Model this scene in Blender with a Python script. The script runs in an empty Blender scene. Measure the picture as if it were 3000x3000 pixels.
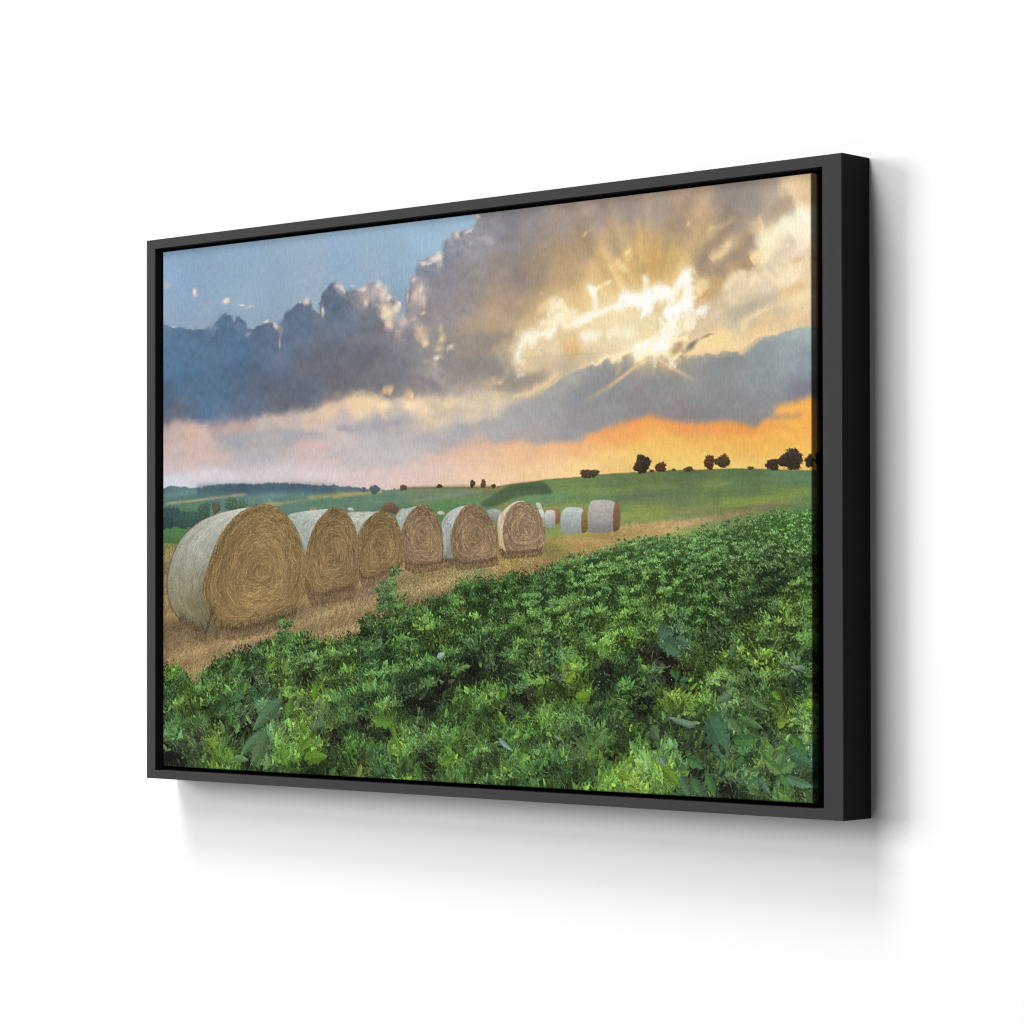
"""A framed canvas print of a hay-bale landscape hanging on a white wall."""
import bpy, bmesh, math
import numpy as np
from mathutils import Vector, Matrix

scene = bpy.context.scene
C = scene.collection

# ---------------------------------------------------------------- camera
cam_data = bpy.data.cameras.new('camera')
cam = bpy.data.objects.new('camera', cam_data); C.objects.link(cam)
cam.matrix_world = Matrix([[0.744668, 0.008599, 0.667379, 3.246884], [0.667433, -0.007308, -0.744634, -3.530295], [-0.001526, 0.999936, -0.011181, -0.163378], [0.0, 0.0, 0.0, 1.0]])
cam_data.sensor_width = 36.0
cam_data.lens = 100.5050
cam_data.shift_x = 0.01813
cam_data.shift_y = 0.05108
cam_data.clip_start, cam_data.clip_end = 0.05, 200.0
scene.camera = cam

# ---------------------------------------------------------------- light
world = bpy.data.worlds.new('World'); scene.world = world; world.use_nodes = True
bg = world.node_tree.nodes['Background']
bg.inputs[0].default_value = (1, 1, 1, 1); bg.inputs[1].default_value = 0.022727272727272728
scene.view_settings.view_transform = 'Standard'; scene.view_settings.look = 'None'
scene.view_settings.exposure = 0.0; scene.view_settings.gamma = 1.0
scene.view_settings.use_curve_mapping = False
scene.cycles.filter_width = 1.15
scene.cycles.diffuse_bounces = 0        # wall's bounced light left out, keeps frame sides and recess black

def softbox(name, loc, target, w, h, power):
    ld = bpy.data.lights.new(name, 'AREA'); ld.shape = 'RECTANGLE'
    ld.size, ld.size_y, ld.energy = w, h, power
    ob = bpy.data.objects.new(name, ld); C.objects.link(ob)
    ob.location = loc
    ob.rotation_euler = (Vector(target) - Vector(loc)).to_track_quat('-Z', 'Y').to_euler()
    return ob
softbox('left_softbox', (-28.64, -22.0, 6.09), (-28.64, 0.0, 6.09), 20.55, 15.71, 14979.4)
softbox('top_softbox', (-11.44, -22.0, 18.7), (-11.44, 0.0, 18.7), 20.24, 28.6, 2310.2)
softbox('top_softbox', (-11.44, -22.0, 39.6), (-11.44, 0.0, 39.6), 20.24, 44.0, 16008.1)
softbox('top_softbox', (-11.44, -22.0, 64.9), (-11.44, 0.0, 64.9), 20.24, 55.0, 69609.5)
softbox('low_softbox', (-10.43, -22.0, -19.93), (-10.43, 0.0, -19.93), 17.89, 24.79, 1433.7)
softbox('right_softbox', (28.6, -22.0, 0.0), (28.6, 0.0, 0.0), 11.0, 17.6, 1760.9)

# ---------------------------------------------------------------- the printed picture
# places on the print as (across, down) fractions of its face, inks as 0-255 values
D = {
 'blue': [[.0145,.0167,134,166,196],[.1397,.0319,138,168,196],[.317,.0534,140,170,198],[.4559,.0217,150,182,208],[.2592,.1348,150,173,190],[.3735,.085,152,176,194],[.0778,.1159,140,164,186],[.0016,.1079,140,165,188],[.1519,.1107,142,165,186],[.2001,.0839,140,165,188],[.2592,.0843,152,172,190],[.4178,.0779,146,172,194],[.4068,.1257,135,160,182],[.4988,.0093,156,185,208],[.0526,.0673,132,162,192],[.2001,.1414,138,158,178],[.1089,.1451,135,155,175]],
 'dark': [[.008,.2013,88,121,150],[.0272,.2359,84,118,148],[.1397,.1869,90,116,146],[.2002,.2244,100,119,142],[.0778,.2793,86,110,135],[.1761,.3058,98,111,130],[.2593,.1979,102,119,140],[.2358,.1577,98,115,138],[.2941,.1384,104,122,142],[.3056,.2523,113,116,128],[.317,.1721,114,130,148],[.3454,.2183,110,114,126],[.4013,.2172,122,122,130],[.0145,.3275,104,109,127],[.2002,.3139,105,110,122],[.3171,.2845,120,117,123],[.0016,.2935,84,105,128],[.0526,.1789,90,118,146],[.1882,.1722,92,108,134],[.3398,.1432,140,138,148],[.5094,.0528,132,137,152],[.4613,.0952,124,132,148],[.4828,.1279,134,131,139],[.5357,.0561,150,149,156],[.5514,.0283,148,147,154],[.5875,.0153,144,142,148],[.5095,.1609,146,138,137],[.5358,.2234,166,150,134],[.5618,.1961,182,161,135],[.5876,.2282,196,172,139],[.4829,.1763,142,135,134],[.5358,.2653,138,130,126],[.5619,.2853,142,134,128],[.456,.2768,128,126,128],[.3736,.2702,124,124,130],[.4829,.3092,150,143,138],[.4288,.2502,124,124,130],[.5876,.2696,150,142,130],[.5253,.0967,142,136,138],[.5618,.1069,156,145,138],[.5618,.1486,172,153,135],[.5359,.3131,160,148,138],[.4452,.3064,142,134,132],[.2709,.2368,108,113,127],[.2417,.2787,104,111,125],[.4668,.1928,136,132,134],[.4989,.2502,132,127,126],[.4722,.2176,138,131,130],[.4288,.183,150,145,148]],
 'low': [[.0048,.3481,178,158,158],[.0145,.3573,192,168,162],[.0527,.3562,206,176,160],[.1027,.3462,172,152,150],[.1397,.3368,178,156,150],[.2002,.3407,206,181,165],[.2883,.3338,226,196,166],[.3398,.3248,242,211,165],[.3568,.3172,247,217,166],[.3847,.3266,246,216,172],[.1397,.3743,164,164,171],[.2299,.3858,168,167,172],[.1882,.3675,186,176,172],[.0778,.4068,202,182,176],[.3171,.3688,186,177,178],[.3511,.3708,160,160,170],[.0145,.4003,197,179,178],[.0778,.3852,210,184,172],[.2593,.4013,210,182,178],[.3171,.4031,188,182,184],[.1762,.4117,178,177,184],[.0145,.4532,207,207,216],[.109,.4441,211,206,213],[.2002,.4481,216,206,210],[.2884,.4519,222,206,206],[.3736,.4556,223,201,197],[.4289,.4702,229,201,190],[.5096,.4765,236,206,180],[.562,.4697,241,206,170],[.4561,.444,219,192,182],[.4014,.4168,190,186,187],[.4561,.3984,172,171,176],[.3736,.3876,184,181,184],[.5359,.4237,226,186,160],[.5877,.4116,228,183,150],[.5096,.3863,164,165,171],[.5619,.3745,163,163,168],[.4014,.3566,190,180,172],[.3792,.3632,164,161,168],[.4124,.3622,172,168,172],[.4561,.3528,226,202,170],[.4289,.3248,240,214,176],[.4936,.3233,236,212,176],[.4829,.3394,200,186,166],[.5359,.3341,222,203,176],[.5774,.3251,232,212,176],[.5877,.3406,196,184,168],[.6132,.36,166,165,168],[.3455,.3456,236,210,176],[.2593,.3527,214,192,172],[.3171,.3907,204,184,176],[.3455,.4171,196,186,186],[.7844,.3968,238,172,92],[.8079,.4179,242,196,104],[.8312,.4473,243,206,114],[.877,.4218,246,191,98],[.9218,.4188,246,190,90],[.9658,.4267,246,190,94],[.9961,.4013,246,176,85],[.9745,.3809,246,182,95],[.944,.4529,246,202,110],[.7368,.4427,243,206,130],[.6882,.4547,242,206,146],[.6385,.4554,242,206,160],[.8312,.4614,246,215,132],[.7664,.3883,236,146,88],[.7368,.4071,236,164,100],[.6881,.424,232,174,124],[.6385,.4261,232,182,138],[.6132,.4365,236,192,152],[.8678,.3906,240,160,92],[.8219,.3894,240,160,90],[.9129,.4017,242,160,82],[.877,.4607,247,214,126],[.9919,.4499,246,196,98],[.7845,.4337,243,203,112],[.5721,.0132,142,141,148],[.5875,.0508,150,141,137],[.613,.0071,156,149,149],[.6632,.0256,166,151,141],[.7123,.0208,166,149,138],[.7604,.0161,158,143,132],[.8076,.0171,160,145,132],[.8354,.0098,180,156,134],[.8539,.0516,188,162,126],[.6879,.0724,182,158,126],[.7365,.07,186,160,124],[.7124,.113,216,181,126],[.7605,.113,216,180,122],[.6632,.1071,196,166,126],[.6383,.1451,206,176,130],[.6181,.1018,178,157,135],[.5875,.1099,162,147,140],[.5876,.1573,182,161,135],[.6131,.1835,217,187,140],[.688,.1622,228,192,130],[.7366,.1445,238,203,142],[.803,.1181,202,165,104],[.7842,.1499,208,166,98],[.8309,.1102,206,176,114],[.8124,.1474,214,172,104],[.8539,.0851,192,166,124],[.8262,.0591,176,153,124],[.8991,.0135,150,138,132],[.9259,.0284,150,140,132],[.9523,.0131,162,149,138],[.9081,.059,164,147,130],[.8812,.122,158,138,113],[.8699,.1429,165,140,108],[.8992,.102,166,145,120],[.9215,.0883,172,151,125],[.9171,.1181,172,148,118],[.8857,.0837,196,168,126],[.8902,.0981,232,204,158],[.879,.1634,178,148,108],[.8585,.1862,180,142,92],[.8494,.1964,196,156,100],[.9654,.0232,206,182,146],[.9785,.0142,222,197,158],[.9957,.0087,214,186,142],[.9872,.0654,253,244,220],[.9958,.0493,236,212,170],[.9436,.0638,236,211,165],[.9568,.0929,246,229,190],[.9437,.1186,240,221,186],[.9872,.1023,228,212,190],[.9656,.1431,228,212,190],[.9829,.1398,242,222,190],[.9216,.1489,238,218,182],[.9437,.1734,226,210,184],[.9786,.1827,242,219,174],[.8993,.1795,240,220,182],[.8768,.2104,226,206,175],[.9216,.2012,204,190,165],[.8993,.2083,206,192,168],[.9569,.1902,204,189,164],[.9787,.2154,240,216,174],[.9438,.2309,240,211,165],[.9873,.2434,226,201,168],[.8993,.2487,242,216,165],[.854,.2304,234,209,178],[.8768,.2605,246,214,150],[.935,.2493,238,206,158],[.9915,.1245,206,182,150],[.9851,.1237,222,198,166],[.7366,.219,251,234,196],[.688,.2375,246,226,190],[.7843,.2237,251,237,192],[.6484,.2572,246,228,190],[.6131,.2806,232,206,166],[.6384,.2973,214,194,162],[.6727,.246,225,184,128],[.6658,.2383,232,196,146],[.7173,.2517,248,228,186],[.6182,.2428,244,222,178],[.5928,.2523,214,188,150],[.688,.2722,236,214,178],[.7558,.2437,253,240,200],[.5877,.2992,168,156,142],[.603,.2827,186,168,148],[.6633,.2934,204,188,162],[.831,.217,244,224,186]],
 'fband': [[.5877,.382,170,167,170],[.6132,.3659,160,160,164],[.6384,.3324,160,160,162],[.6633,.3051,166,164,160],[.6881,.3475,140,143,150],[.7367,.2993,136,139,144],[.7606,.2841,140,138,138],[.7843,.2776,196,166,116],[.7844,.2918,158,148,132],[.7844,.3315,138,141,146],[.8311,.3181,140,143,147],[.8769,.355,134,135,141],[.8541,.2863,136,138,142],[.9217,.3141,140,148,156],[.9657,.2904,154,165,172],[.996,.2659,164,178,180],[.996,.3146,140,152,164],[.9918,.3468,124,122,136],[.9218,.3692,136,134,140],[.8311,.3743,138,130,136],[.6881,.3997,150,146,152],[.6132,.4071,166,157,160],[.7607,.3697,140,136,142],[.7368,.3681,144,144,150],[.9438,.283,142,150,156],[.8768,.2883,134,138,143],[.8218,.2554,150,130,112]],
 'cumulus': [[-.0129,.1356],[.0002,.1369],[.0151,.1425],[.0251,.1496],[.035,.1465],[.0507,.1552],[.0897,.1539],[.1013,.1429],[.1128,.1319],[.1224,.1369],[.13,.1498],[.1358,.1423],[.1471,.1495],[.1509,.1659],[.166,.1693],[.1754,.1622],[.1885,.1595],[.1997,.1626],[.2071,.1772],[.2117,.1618],[.22,.1528],[.2218,.1431],[.2329,.1363],[.2438,.1266],[.2511,.1303],[.2656,.124],[.2693,.1381],[.2747,.1485],[.2819,.155],[.281,.1335],[.2855,.1144],[.2962,.102],[.3069,.0954],[.3158,.1042],[.322,.1175],[.3335,.1139],[.3528,.1088],[.3616,.1059],[.3755,.1017],[.3841,.1142],[.3945,.1287],[.3997,.1445],[.4134,.144],[.4151,.1518],[.4048,.1641],[.4048,.1755],[.4117,.18],[.4219,.1677],[.4253,.1586],[.4236,.1318],[.4321,.1214],[.4337,.1026],[.4422,.0979],[.443,.0829],[.4473,.0749],[.459,.0622],[.4724,.0563],[.4857,.0617],[.4873,.0413],[.5006,.0392],[.5006,.0299],[.5088,.031],[.5186,.0267],[.5284,.0233],[.5333,.023],[.5382,.007],[.5349,-.0046],[.5349,-.0528],[1.2,-.2],[1.2,1.2],[-.1,1.2],[-.1,.2]],
 'darksoft': [[-.1168,-.0399],[-.1168,.336],[.0016,.3413],[.04,.3423],[.0778,.346],[.1027,.3371],[.1397,.3304],[.2002,.3343],[.2358,.3322],[.2709,.3263],[.3171,.3157],[.3342,.3094],[.3624,.3139],[.3903,.3196],[.4179,.3179],[.4614,.321],[.4989,.3176],[.5359,.3191],[.5671,.3154],[.6182,.3133],[.6384,.2973],[.6081,.289],[.5953,.2762],[.5927,.2287],[.5773,.2036],[.5876,.1691],[.5773,.1087],[.5875,.0508],[.5772,-.0334],[.4827,-.2042],[-.1168,-.243]],
 'fpoly': [[.5567,.3683],[.5877,.3406],[.6233,.3284],[.6633,.2993],[.7032,.281],[.7154,.2746],[.7333,.2709],[.7539,.2693],[.7644,.2645],[.7702,.2792],[.7839,.2719],[.8013,.2717],[.8111,.2652],[.8157,.2515],[.8287,.2493],[.8296,.2584],[.8357,.2679],[.8421,.2702],[.8618,.2736],[.8832,.2683],[.9039,.2718],[.9177,.268],[.9319,.2556],[.9455,.2536],[.9591,.2516],[.9726,.2474],[1.0088,.239],[1.0343,.2372],[1.0344,.3392],[.9995,.3539],[.9727,.3628],[.9509,.3695],[.9496,.3864],[.932,.3836],[.9249,.3953],[.9125,.3945],[.9111,.3861],[.8972,.3825],[.8628,.3853],[.8302,.3843],[.7985,.3823],[.791,.3773],[.7792,.3794],[.7645,.3819],[.754,.3881],[.7348,.3932],[.7121,.3999],[.6911,.4167],[.6604,.4197],[.6183,.4162],[.6107,.407],[.5882,.4022],[.5568,.404]],
 'hi': [[.0072,.0564,.0079,.0066,0,190,180,180,.7],[.0582,.0764,.0047,.0082,0,245,218,190,.95],[.0595,.0847,.0051,.0045,0,210,190,182,.7],[.0369,.0802,.0059,.0053,0,160,172,184,.6],[.0674,.1053,.0062,.0033,0,170,165,182,.7],[.1151,.1035,.0073,.0057,-.3,250,225,200,.95],[.1453,.1168,.0056,.0018,.35,250,226,200,.95],[.1575,.1235,.0057,.0012,.15,245,218,190,.9],[.0251,.1486,.0063,.0041,.4,236,196,165,.95],[.0191,.1429,.0048,.0014,.3,245,225,205,.9],[.1876,.1551,.0048,.003,0,250,222,180,.95],[.2052,.1632,.0056,.0051,.3,222,196,178,.9],[.1528,.177,.0076,.005,0,182,164,168,.8],[.2593,.1292,.0069,.0075,0,240,218,196,.95],[.2855,.1486,.0032,.009,0,245,220,190,.95],[.246,.1278,.0011,.0028,0,230,225,225,.8],[.3141,.1088,.0053,.0121,-.45,224,206,196,.9],[.3185,.1122,.0018,.0085,-.5,252,238,225,.95],[.3069,.1032,.0054,.0077,0,165,158,162,.6],[.2108,.1993,.0018,.008,0,225,190,170,.7],[.2117,.1895,.003,.0079,0,178,150,150,.6],[.2126,.1718,.0048,.0119,.1,172,158,160,.6],[.3344,.1037,.0018,.001,0,250,235,220,.9],[.0897,.1539,.0116,.0036,0,150,160,172,.5],[.0703,.1439,.0078,.006,0,150,160,170,.4],[.2108,.2271,.0129,.0138,0,128,120,134,.5],[.2657,.2494,.0216,.0117,0,124,116,130,.5],[.1348,.1583,.0038,.008,0,132,128,146,.6],[.3105,.106,.0064,.0089,.5,215,198,190,.8],[.3528,.1242,.0091,.0183,0,180,164,160,.85],[.3511,.1124,.0077,.0043,0,232,218,208,.9],[.3563,.1399,.0039,.0085,0,240,214,178,.9],[.3703,.1241,.0121,.0192,.3,196,182,178,.9],[.3772,.1096,.0059,.0095,.2,236,222,210,.9],[.3876,.126,.0093,.0153,.3,232,216,200,.9],[.3954,.1364,.0044,.0076,.2,250,238,220,.9],[.3876,.1566,.0103,.0172,0,238,214,180,.95],[.3954,.167,.0106,.0152,.4,250,234,196,.95],[.3979,.1825,.0079,.0095,.6,236,206,176,.9],[.4065,.1528,.0075,.0061,-.6,242,224,200,.9],[.4134,.1469,.003,.0034,0,245,232,214,.9],[.4202,.179,.0068,.0114,0,212,192,178,.9],[.4142,.2012,.0051,.0076,0,196,164,150,.9],[.4134,.1967,.0061,.0012,.2,235,200,180,.9],[.4278,.1361,.0024,.0091,0,226,206,190,.9],[.4388,.107,.0058,.0083,.3,225,205,190,.9],[.4439,.1284,.0094,.0245,.15,206,186,176,.9],[.4481,.1269,.0037,.0114,.1,246,222,186,.9],[.4388,.1373,.0051,.0113,.2,224,204,190,.85],[.4523,.1425,.0051,.0132,0,226,200,182,.8],[.4422,.1622,.0091,.0114,0,160,150,152,.8],[.4372,.1769,.005,.0037,0,200,176,164,.8],[.4523,.167,.0041,.0038,0,238,206,162,.8],[.4473,.1968,.0151,.0075,.1,214,190,158,.9],[.449,.2083,.0151,.0113,.3,226,200,164,.9],[.4557,.2202,.0067,.0057,.3,238,214,170,.9],[.4423,.2133,.0101,.0045,.5,196,172,152,.8],[.4808,.1981,.004,.0094,0,214,190,154,.8],[.4858,.2155,.0066,.0112,0,238,212,164,.9],[.499,.2298,.0069,.0052,-.4,234,214,184,.9],[.4825,.2339,.0099,.0094,0,222,198,160,.8],[.4791,.2505,.009,.0057,-.1,255,250,226,1],[.4758,.2615,.0067,.0057,0,214,186,160,.8],[.4658,.2569,.015,.0057,.2,186,168,148,.7],[.4891,.2757,.0099,.0049,.4,190,170,148,.6],[.4707,.0674,.01,.0082,-.4,226,212,204,.95],[.4791,.0646,.0049,.0087,0,234,222,212,.9],[.4774,.0794,.004,.0076,0,196,184,178,.7],[.4531,.0737,.0054,.0045,0,226,212,206,.95],[.4615,.0766,.0044,.0026,0,232,220,210,.8],[.5047,.0332,.0046,.0064,.2,238,216,188,.98],[.5252,.0261,.0081,.0022,-.35,222,212,206,.9],[.5382,.0042,.0042,.0037,.4,230,210,186,.95],[.5528,.0497,.0035,.0111,-.4,180,172,176,.7],[.5431,.041,.0097,.0056,.4,160,156,160,.6],[.4724,.1653,.0067,.0057,0,160,148,144,.6],[.3928,.2985,.0103,.0065,-.3,214,180,140,.85],[.3997,.2991,.0041,.0057,0,232,196,146,.8],[.3877,.302,.0031,.0057,0,226,184,136,.8],[.4288,.3088,.0084,.0095,-.2,226,180,142,.9],[.433,.311,.0037,.0068,0,250,214,158,.9],[.449,.2895,.0101,.0064,0,180,156,140,.8],[.3141,.3024,.0089,.0077,0,160,138,128,.7],[.561,.2982,.0128,.0092,-.4,226,194,150,.9],[.569,.297,.0042,.0062,0,240,204,146,.9],[.5513,.3048,.0065,.0074,0,196,168,142,.7],[.5578,.2998,.0064,.0044,0,176,156,138,.8],[.64,.005,.0021,.0022,0,185,168,165,.7],[.6954,.0531,.0052,.004,-.5,220,192,146,.85],[.706,.0465,.0061,.0025,-.5,200,174,138,.8],[.7592,.0925,.0045,.006,0,250,226,164,.95],[.7272,.0965,.006,.0054,-.6,226,196,140,.7],[.7406,.1097,.009,.0036,-.7,236,208,146,.8],[.7511,.1163,.0089,.0071,.5,246,226,168,.85],[.7436,.1048,.0045,.0053,0,240,212,150,.7],[.7287,.1395,.0045,.0036,0,252,238,190,.9],[.7167,.1453,.0066,.0046,-.4,252,236,190,.9],[.7806,.141,.005,.0088,0,255,250,228,.95],[.6726,.2459,.0123,.009,.2,226,180,120,.6],[.6151,.2407,.0094,.0091,0,224,196,152,.6],[.604,.269,.0095,.0073,0,220,186,146,.6],[.7645,.1781,.0059,.0053,0,244,216,176,.6],[.7791,.0826,.0012,.0124,0,225,190,130,.4],[.8586,.1725,.0099,.0069,-.6,228,180,100,.6]],
 'ribbon': [[[[.5993,.2576],[.6024,.2396],[.6119,.2221],[.6276,.2236],[.6417,.2177],[.6479,.2074],[.6541,.1917],[.6695,.2095],[.6802,.2069],[.697,.1996],[.7122,.1958],[.7272,.1919],[.7467,.1886],[.76,.1829],[.7718,.1771],[.7865,.1663],[.8069,.1633],[.8185,.1716],[.8271,.1586],[.8372,.144],[.84,.1704]],.026,255,250,226,.95],[[[.6802,.2051],[.7122,.194],[.7496,.1889],[.7615,.1813],[.7865,.1681],[.8069,.1633],[.817,.1714]],.022,255,255,252,1],[[[.7452,.1867],[.7467,.1744],[.7615,.1742],[.7704,.1858],[.7836,.1783]],.022,255,255,250,1],[[[.8271,.1568],[.8357,.1421],[.8386,.1529],[.84,.1704]],.018,255,255,250,1],[[[.6478,.1693],[.6602,.1724],[.668,.1895]],.022,255,250,230,.95],[[[.6602,.167],[.6664,.1839],[.6726,.199]],.014,252,232,186,.8],[[[.7061,.1521],[.7106,.167],[.7122,.1814],[.7092,.1937]],.018,255,250,232,.95],[[[.7015,.1445],[.7061,.1539]],.016,255,248,226,.9],[[[.8098,.1969],[.8214,.1911],[.8358,.1839],[.8415,.1932],[.8586,.1968]],.016,255,255,250,1],[[[.6307,.2002],[.6416,.1995]],.016,252,238,200,.8],[[[.6291,.1728],[.6416,.1632],[.6509,.1678]],.012,246,220,170,.6],[[[.694,.2298],[.7077,.2311]],.026,255,252,238,.7],[[[.7273,.233],[.7392,.2234]],.016,254,248,222,.6],[[[.7541,.2319],[.7601,.2307]],.02,255,250,230,.6],[[[.807,.2299],[.8214,.2278],[.8344,.2151]],.013,253,240,200,.7],[[[.791,.2442],[.8012,.2399],[.7953,.2499]],.016,255,252,240,.8],[[[.7333,.2745],[.7452,.2702],[.7571,.2659],[.766,.2614],[.7866,.2491],[.8012,.2575]],.012,255,240,190,.9],[[[.7153,.2766],[.7213,.2717],[.7333,.2709]],.007,252,236,190,.9],[[[.7032,.2791],[.7077,.2831],[.7153,.2748]],.004,250,228,190,.9],[[[.7719,.2619],[.7866,.2597],[.807,.258]],.026,255,255,252,1],[[[.7749,.2657],[.7734,.2762],[.769,.2722]],.014,255,252,225,1],[[[.807,.2615],[.8128,.2515],[.8186,.245],[.8329,.2446]],.007,255,240,190,.9],[[[.7983,.2678],[.8099,.2653],[.8171,.2589]],.008,255,238,180,.95],[[[.8171,.2764],[.8215,.268]],.005,250,225,180,.9],[[[.8421,.2683],[.8591,.2577],[.8845,.2462]],.022,250,224,164,.8],[[[.8421,.2709],[.862,.2736],[.8831,.2677],[.9041,.2712],[.918,.2673],[.9317,.2549],[.959,.2499]],.006,250,214,160,.8],[[[.9697,.0682],[.9805,.0663],[.9912,.061]],.024,255,248,226,.9],[[[.9357,.1045],[.9453,.0853],[.9589,.0803]],.026,250,236,200,.6],[[[.8788,.111],[.8872,.0983],[.8942,.094]],.014,240,212,160,.8],[[[.922,.1147],[.933,.1109]],.012,250,224,166,.8],[[[.8703,.072],[.8801,.0646]],.008,228,198,148,.7],[[[.839,.0591],[.8405,.055]],.004,245,215,165,.8],[[[.959,.1837],[.9725,.1751],[.9966,.1593]],.008,226,190,136,.5],[[[.9508,.1573],[.9725,.1429],[.9966,.1357]],.016,248,228,186,.5],[[[.8562,.1551],[.8661,.1545],[.8534,.1652]],.014,252,226,170,.7],[[[.8506,.1874],[.8704,.1723],[.8873,.1707]],.012,205,158,98,.6],[[[.8873,.1707],[.8928,.161],[.904,.1519]],.01,250,230,190,.6]],
 'darkcl': [[.8215,.2576,.0086,.0062,-.5,158,122,82,.75],[.8423,.2577,.0091,.0052,-.55,128,122,116,.95],[.5882,.2915,.0095,.0111,0,140,134,126,.6],[.6167,.2938,.0203,.0091,-.1,158,148,136,.9],[.74,.2911,.0042,.0117,-.1,190,160,130,.85],[.8627,.2471,.0104,.0024,-.3,150,132,108,.9],[.9206,.1641,.0002,.0002,0,150,150,150,0],[.8802,.1544,.0098,.0086,-.3,196,164,112,.8],[.9859,.1294,.0067,.005,-.3,205,178,140,.6]],
 'rays': [[[[.7837,.2735],[.7453,.3057],[.7273,.3204],[.691,.3428]],.008,240,200,140,.75],[[[.7968,.2764],[.8186,.294],[.8359,.3068],[.8516,.3193]],.007,236,206,160,.75],[[[.791,.2742],[.7925,.2919],[.7925,.3147]],.005,190,176,150,.5],[[[.7866,.2738],[.7763,.2994],[.769,.3253]],.008,176,166,146,.4]],
 'sun': [.7866,.2614],
 'streak': [[[[.0841,.3725],[.1274,.3646],[.1882,.3656],[.2593,.3735],[.2941,.3844]],.014,160,162,170,.55],[[[.2999,.3684],[.3285,.3676],[.3511,.3677]],.01,155,157,168,.6],[[[.3624,.3672],[.3903,.3615],[.4179,.3583]],.014,158,156,164,.6],[[[.2299,.3972],[.2593,.3925],[.2941,.3969]],.01,214,180,174,.6],[[[.2593,.4241],[.3171,.4219]],.008,222,190,184,.6],[[[.0273,.4075],[.1028,.4087],[.1397,.4002]],.012,214,182,172,.5],[[[.4453,.4252],[.483,.4253],[.5254,.419],[.5568,.4099],[.5877,.3939],[.5979,.3897]],.012,226,182,162,.6],[[[.4506,.3585],[.4936,.3438],[.5463,.3437]],.008,196,182,166,.6],[[[.4615,.3671],[.5359,.358],[.5877,.3501]],.016,222,202,176,.5],[[[.5877,.4069],[.6081,.4033],[.6284,.4009]],.01,226,170,130,.6],[[[.1027,.3494],[.1397,.3452],[.1762,.3392]],.012,196,164,150,.5],[[[.9918,.3859],[.9658,.3842],[.9395,.3879]],.01,170,140,120,.5],[[[.5851,.3256],[.6182,.3192],[.6384,.3061],[.6584,.293]],.01,240,212,164,.7]],
 'ridge': [[-.0048,.4617],[.0042,.4581],[.0145,.4559],[.0273,.4584],[.0432,.4583],[.0476,.4618],[.0716,.4628],[.0766,.4597],[.1028,.4568],[.1397,.4558],[.161,.4573],[.1942,.4567],[.2299,.4595],[.2593,.4633],[.2797,.4666],[.2855,.4631],[.2942,.4672],[.3045,.4645],[.308,.4677],[.3228,.4702],[.3314,.4687],[.3353,.4713],[.3501,.4732],[.3546,.4709],[.3568,.4747],[.3647,.4762],[.4014,.4789],[.4048,.4754],[.407,.4791],[.418,.4808],[.418,.58],[-.0048,.572]],
 'hill': [[.2593,.498],[.2999,.4881],[.3529,.4832],[.4125,.4781],[.4289,.4763],[.4723,.4771],[.527,.4793],[.561,.4798],[.5867,.4761],[.6234,.4729],[.6355,.4705],[.6882,.4681],[.7155,.4652],[.766,.4641],[.8159,.4629],[.862,.4639],[.904,.4642],[.9458,.4673],[1.0176,.4733],[1.0178,.6993],[-.0048,.7049],[-.0048,.5321],[.1397,.5101]],
 'land': [[.0016,.466,86,108,120],[.0145,.4744,104,140,140],[.0527,.4719,100,136,135],[.1397,.4648,78,98,112],[.2593,.4696,80,98,112],[.3455,.478,84,100,112],[.0778,.4794,86,120,116],[.0145,.4817,84,114,104],[.1397,.4855,98,132,126],[.2002,.4832,104,140,138],[.2593,.4822,100,132,132],[.1397,.4971,92,126,108],[.0527,.4909,96,132,104],[.0273,.4967,92,126,98],[.2299,.4938,92,124,112],[.2593,.5075,92,128,112],[.2942,.4998,96,130,108],[.3171,.4969,104,132,100],[.3737,.4988,100,130,104],[.4561,.4896,112,132,104],[.5096,.4855,116,134,104],[.4015,.5182,100,136,100],[.483,.5147,102,142,80],[.536,.5045,106,138,96],[.4561,.4835,122,132,92],[.536,.4818,124,122,84],[.5878,.5181,106,148,94],[.6385,.5022,106,146,98],[.6635,.4856,104,138,84],[.7368,.4828,94,122,80],[.8312,.4754,88,114,80],[.9219,.4794,84,122,80],[.9876,.4822,100,138,100],[.6882,.5272,126,146,78],[.7845,.5302,126,150,82],[.877,.5053,114,140,78],[.9659,.5086,122,148,82],[.8313,.5429,130,146,88],[.7126,.4991,108,142,82],[.6485,.5201,126,146,84],[.7608,.5009,112,132,86],[.9219,.5014,110,132,80],[.808,.5027,112,134,82],[.944,.5187,128,146,76],[.9876,.5229,106,146,92],[.429,.5374,96,140,60],[.4937,.5452,100,150,60],[.0016,.5456,84,128,80],[.0336,.543,84,132,74],[.0016,.5588,72,112,56],[.0016,.5854,132,122,70],[.0016,.6252,120,112,70],[.0016,.6716,116,100,66]],
 'darkfield': [[.5385,.5082],[.5547,.4986],[.5643,.4916],[.5787,.4801],[.5899,.476],[.6234,.4734],[.6356,.4733],[.6418,.4799],[.6481,.4911],[.6496,.4962],[.6121,.4961],[.5915,.4999],[.5819,.5051],[.5724,.5103],[.5643,.5141],[.5466,.5168]],
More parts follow.
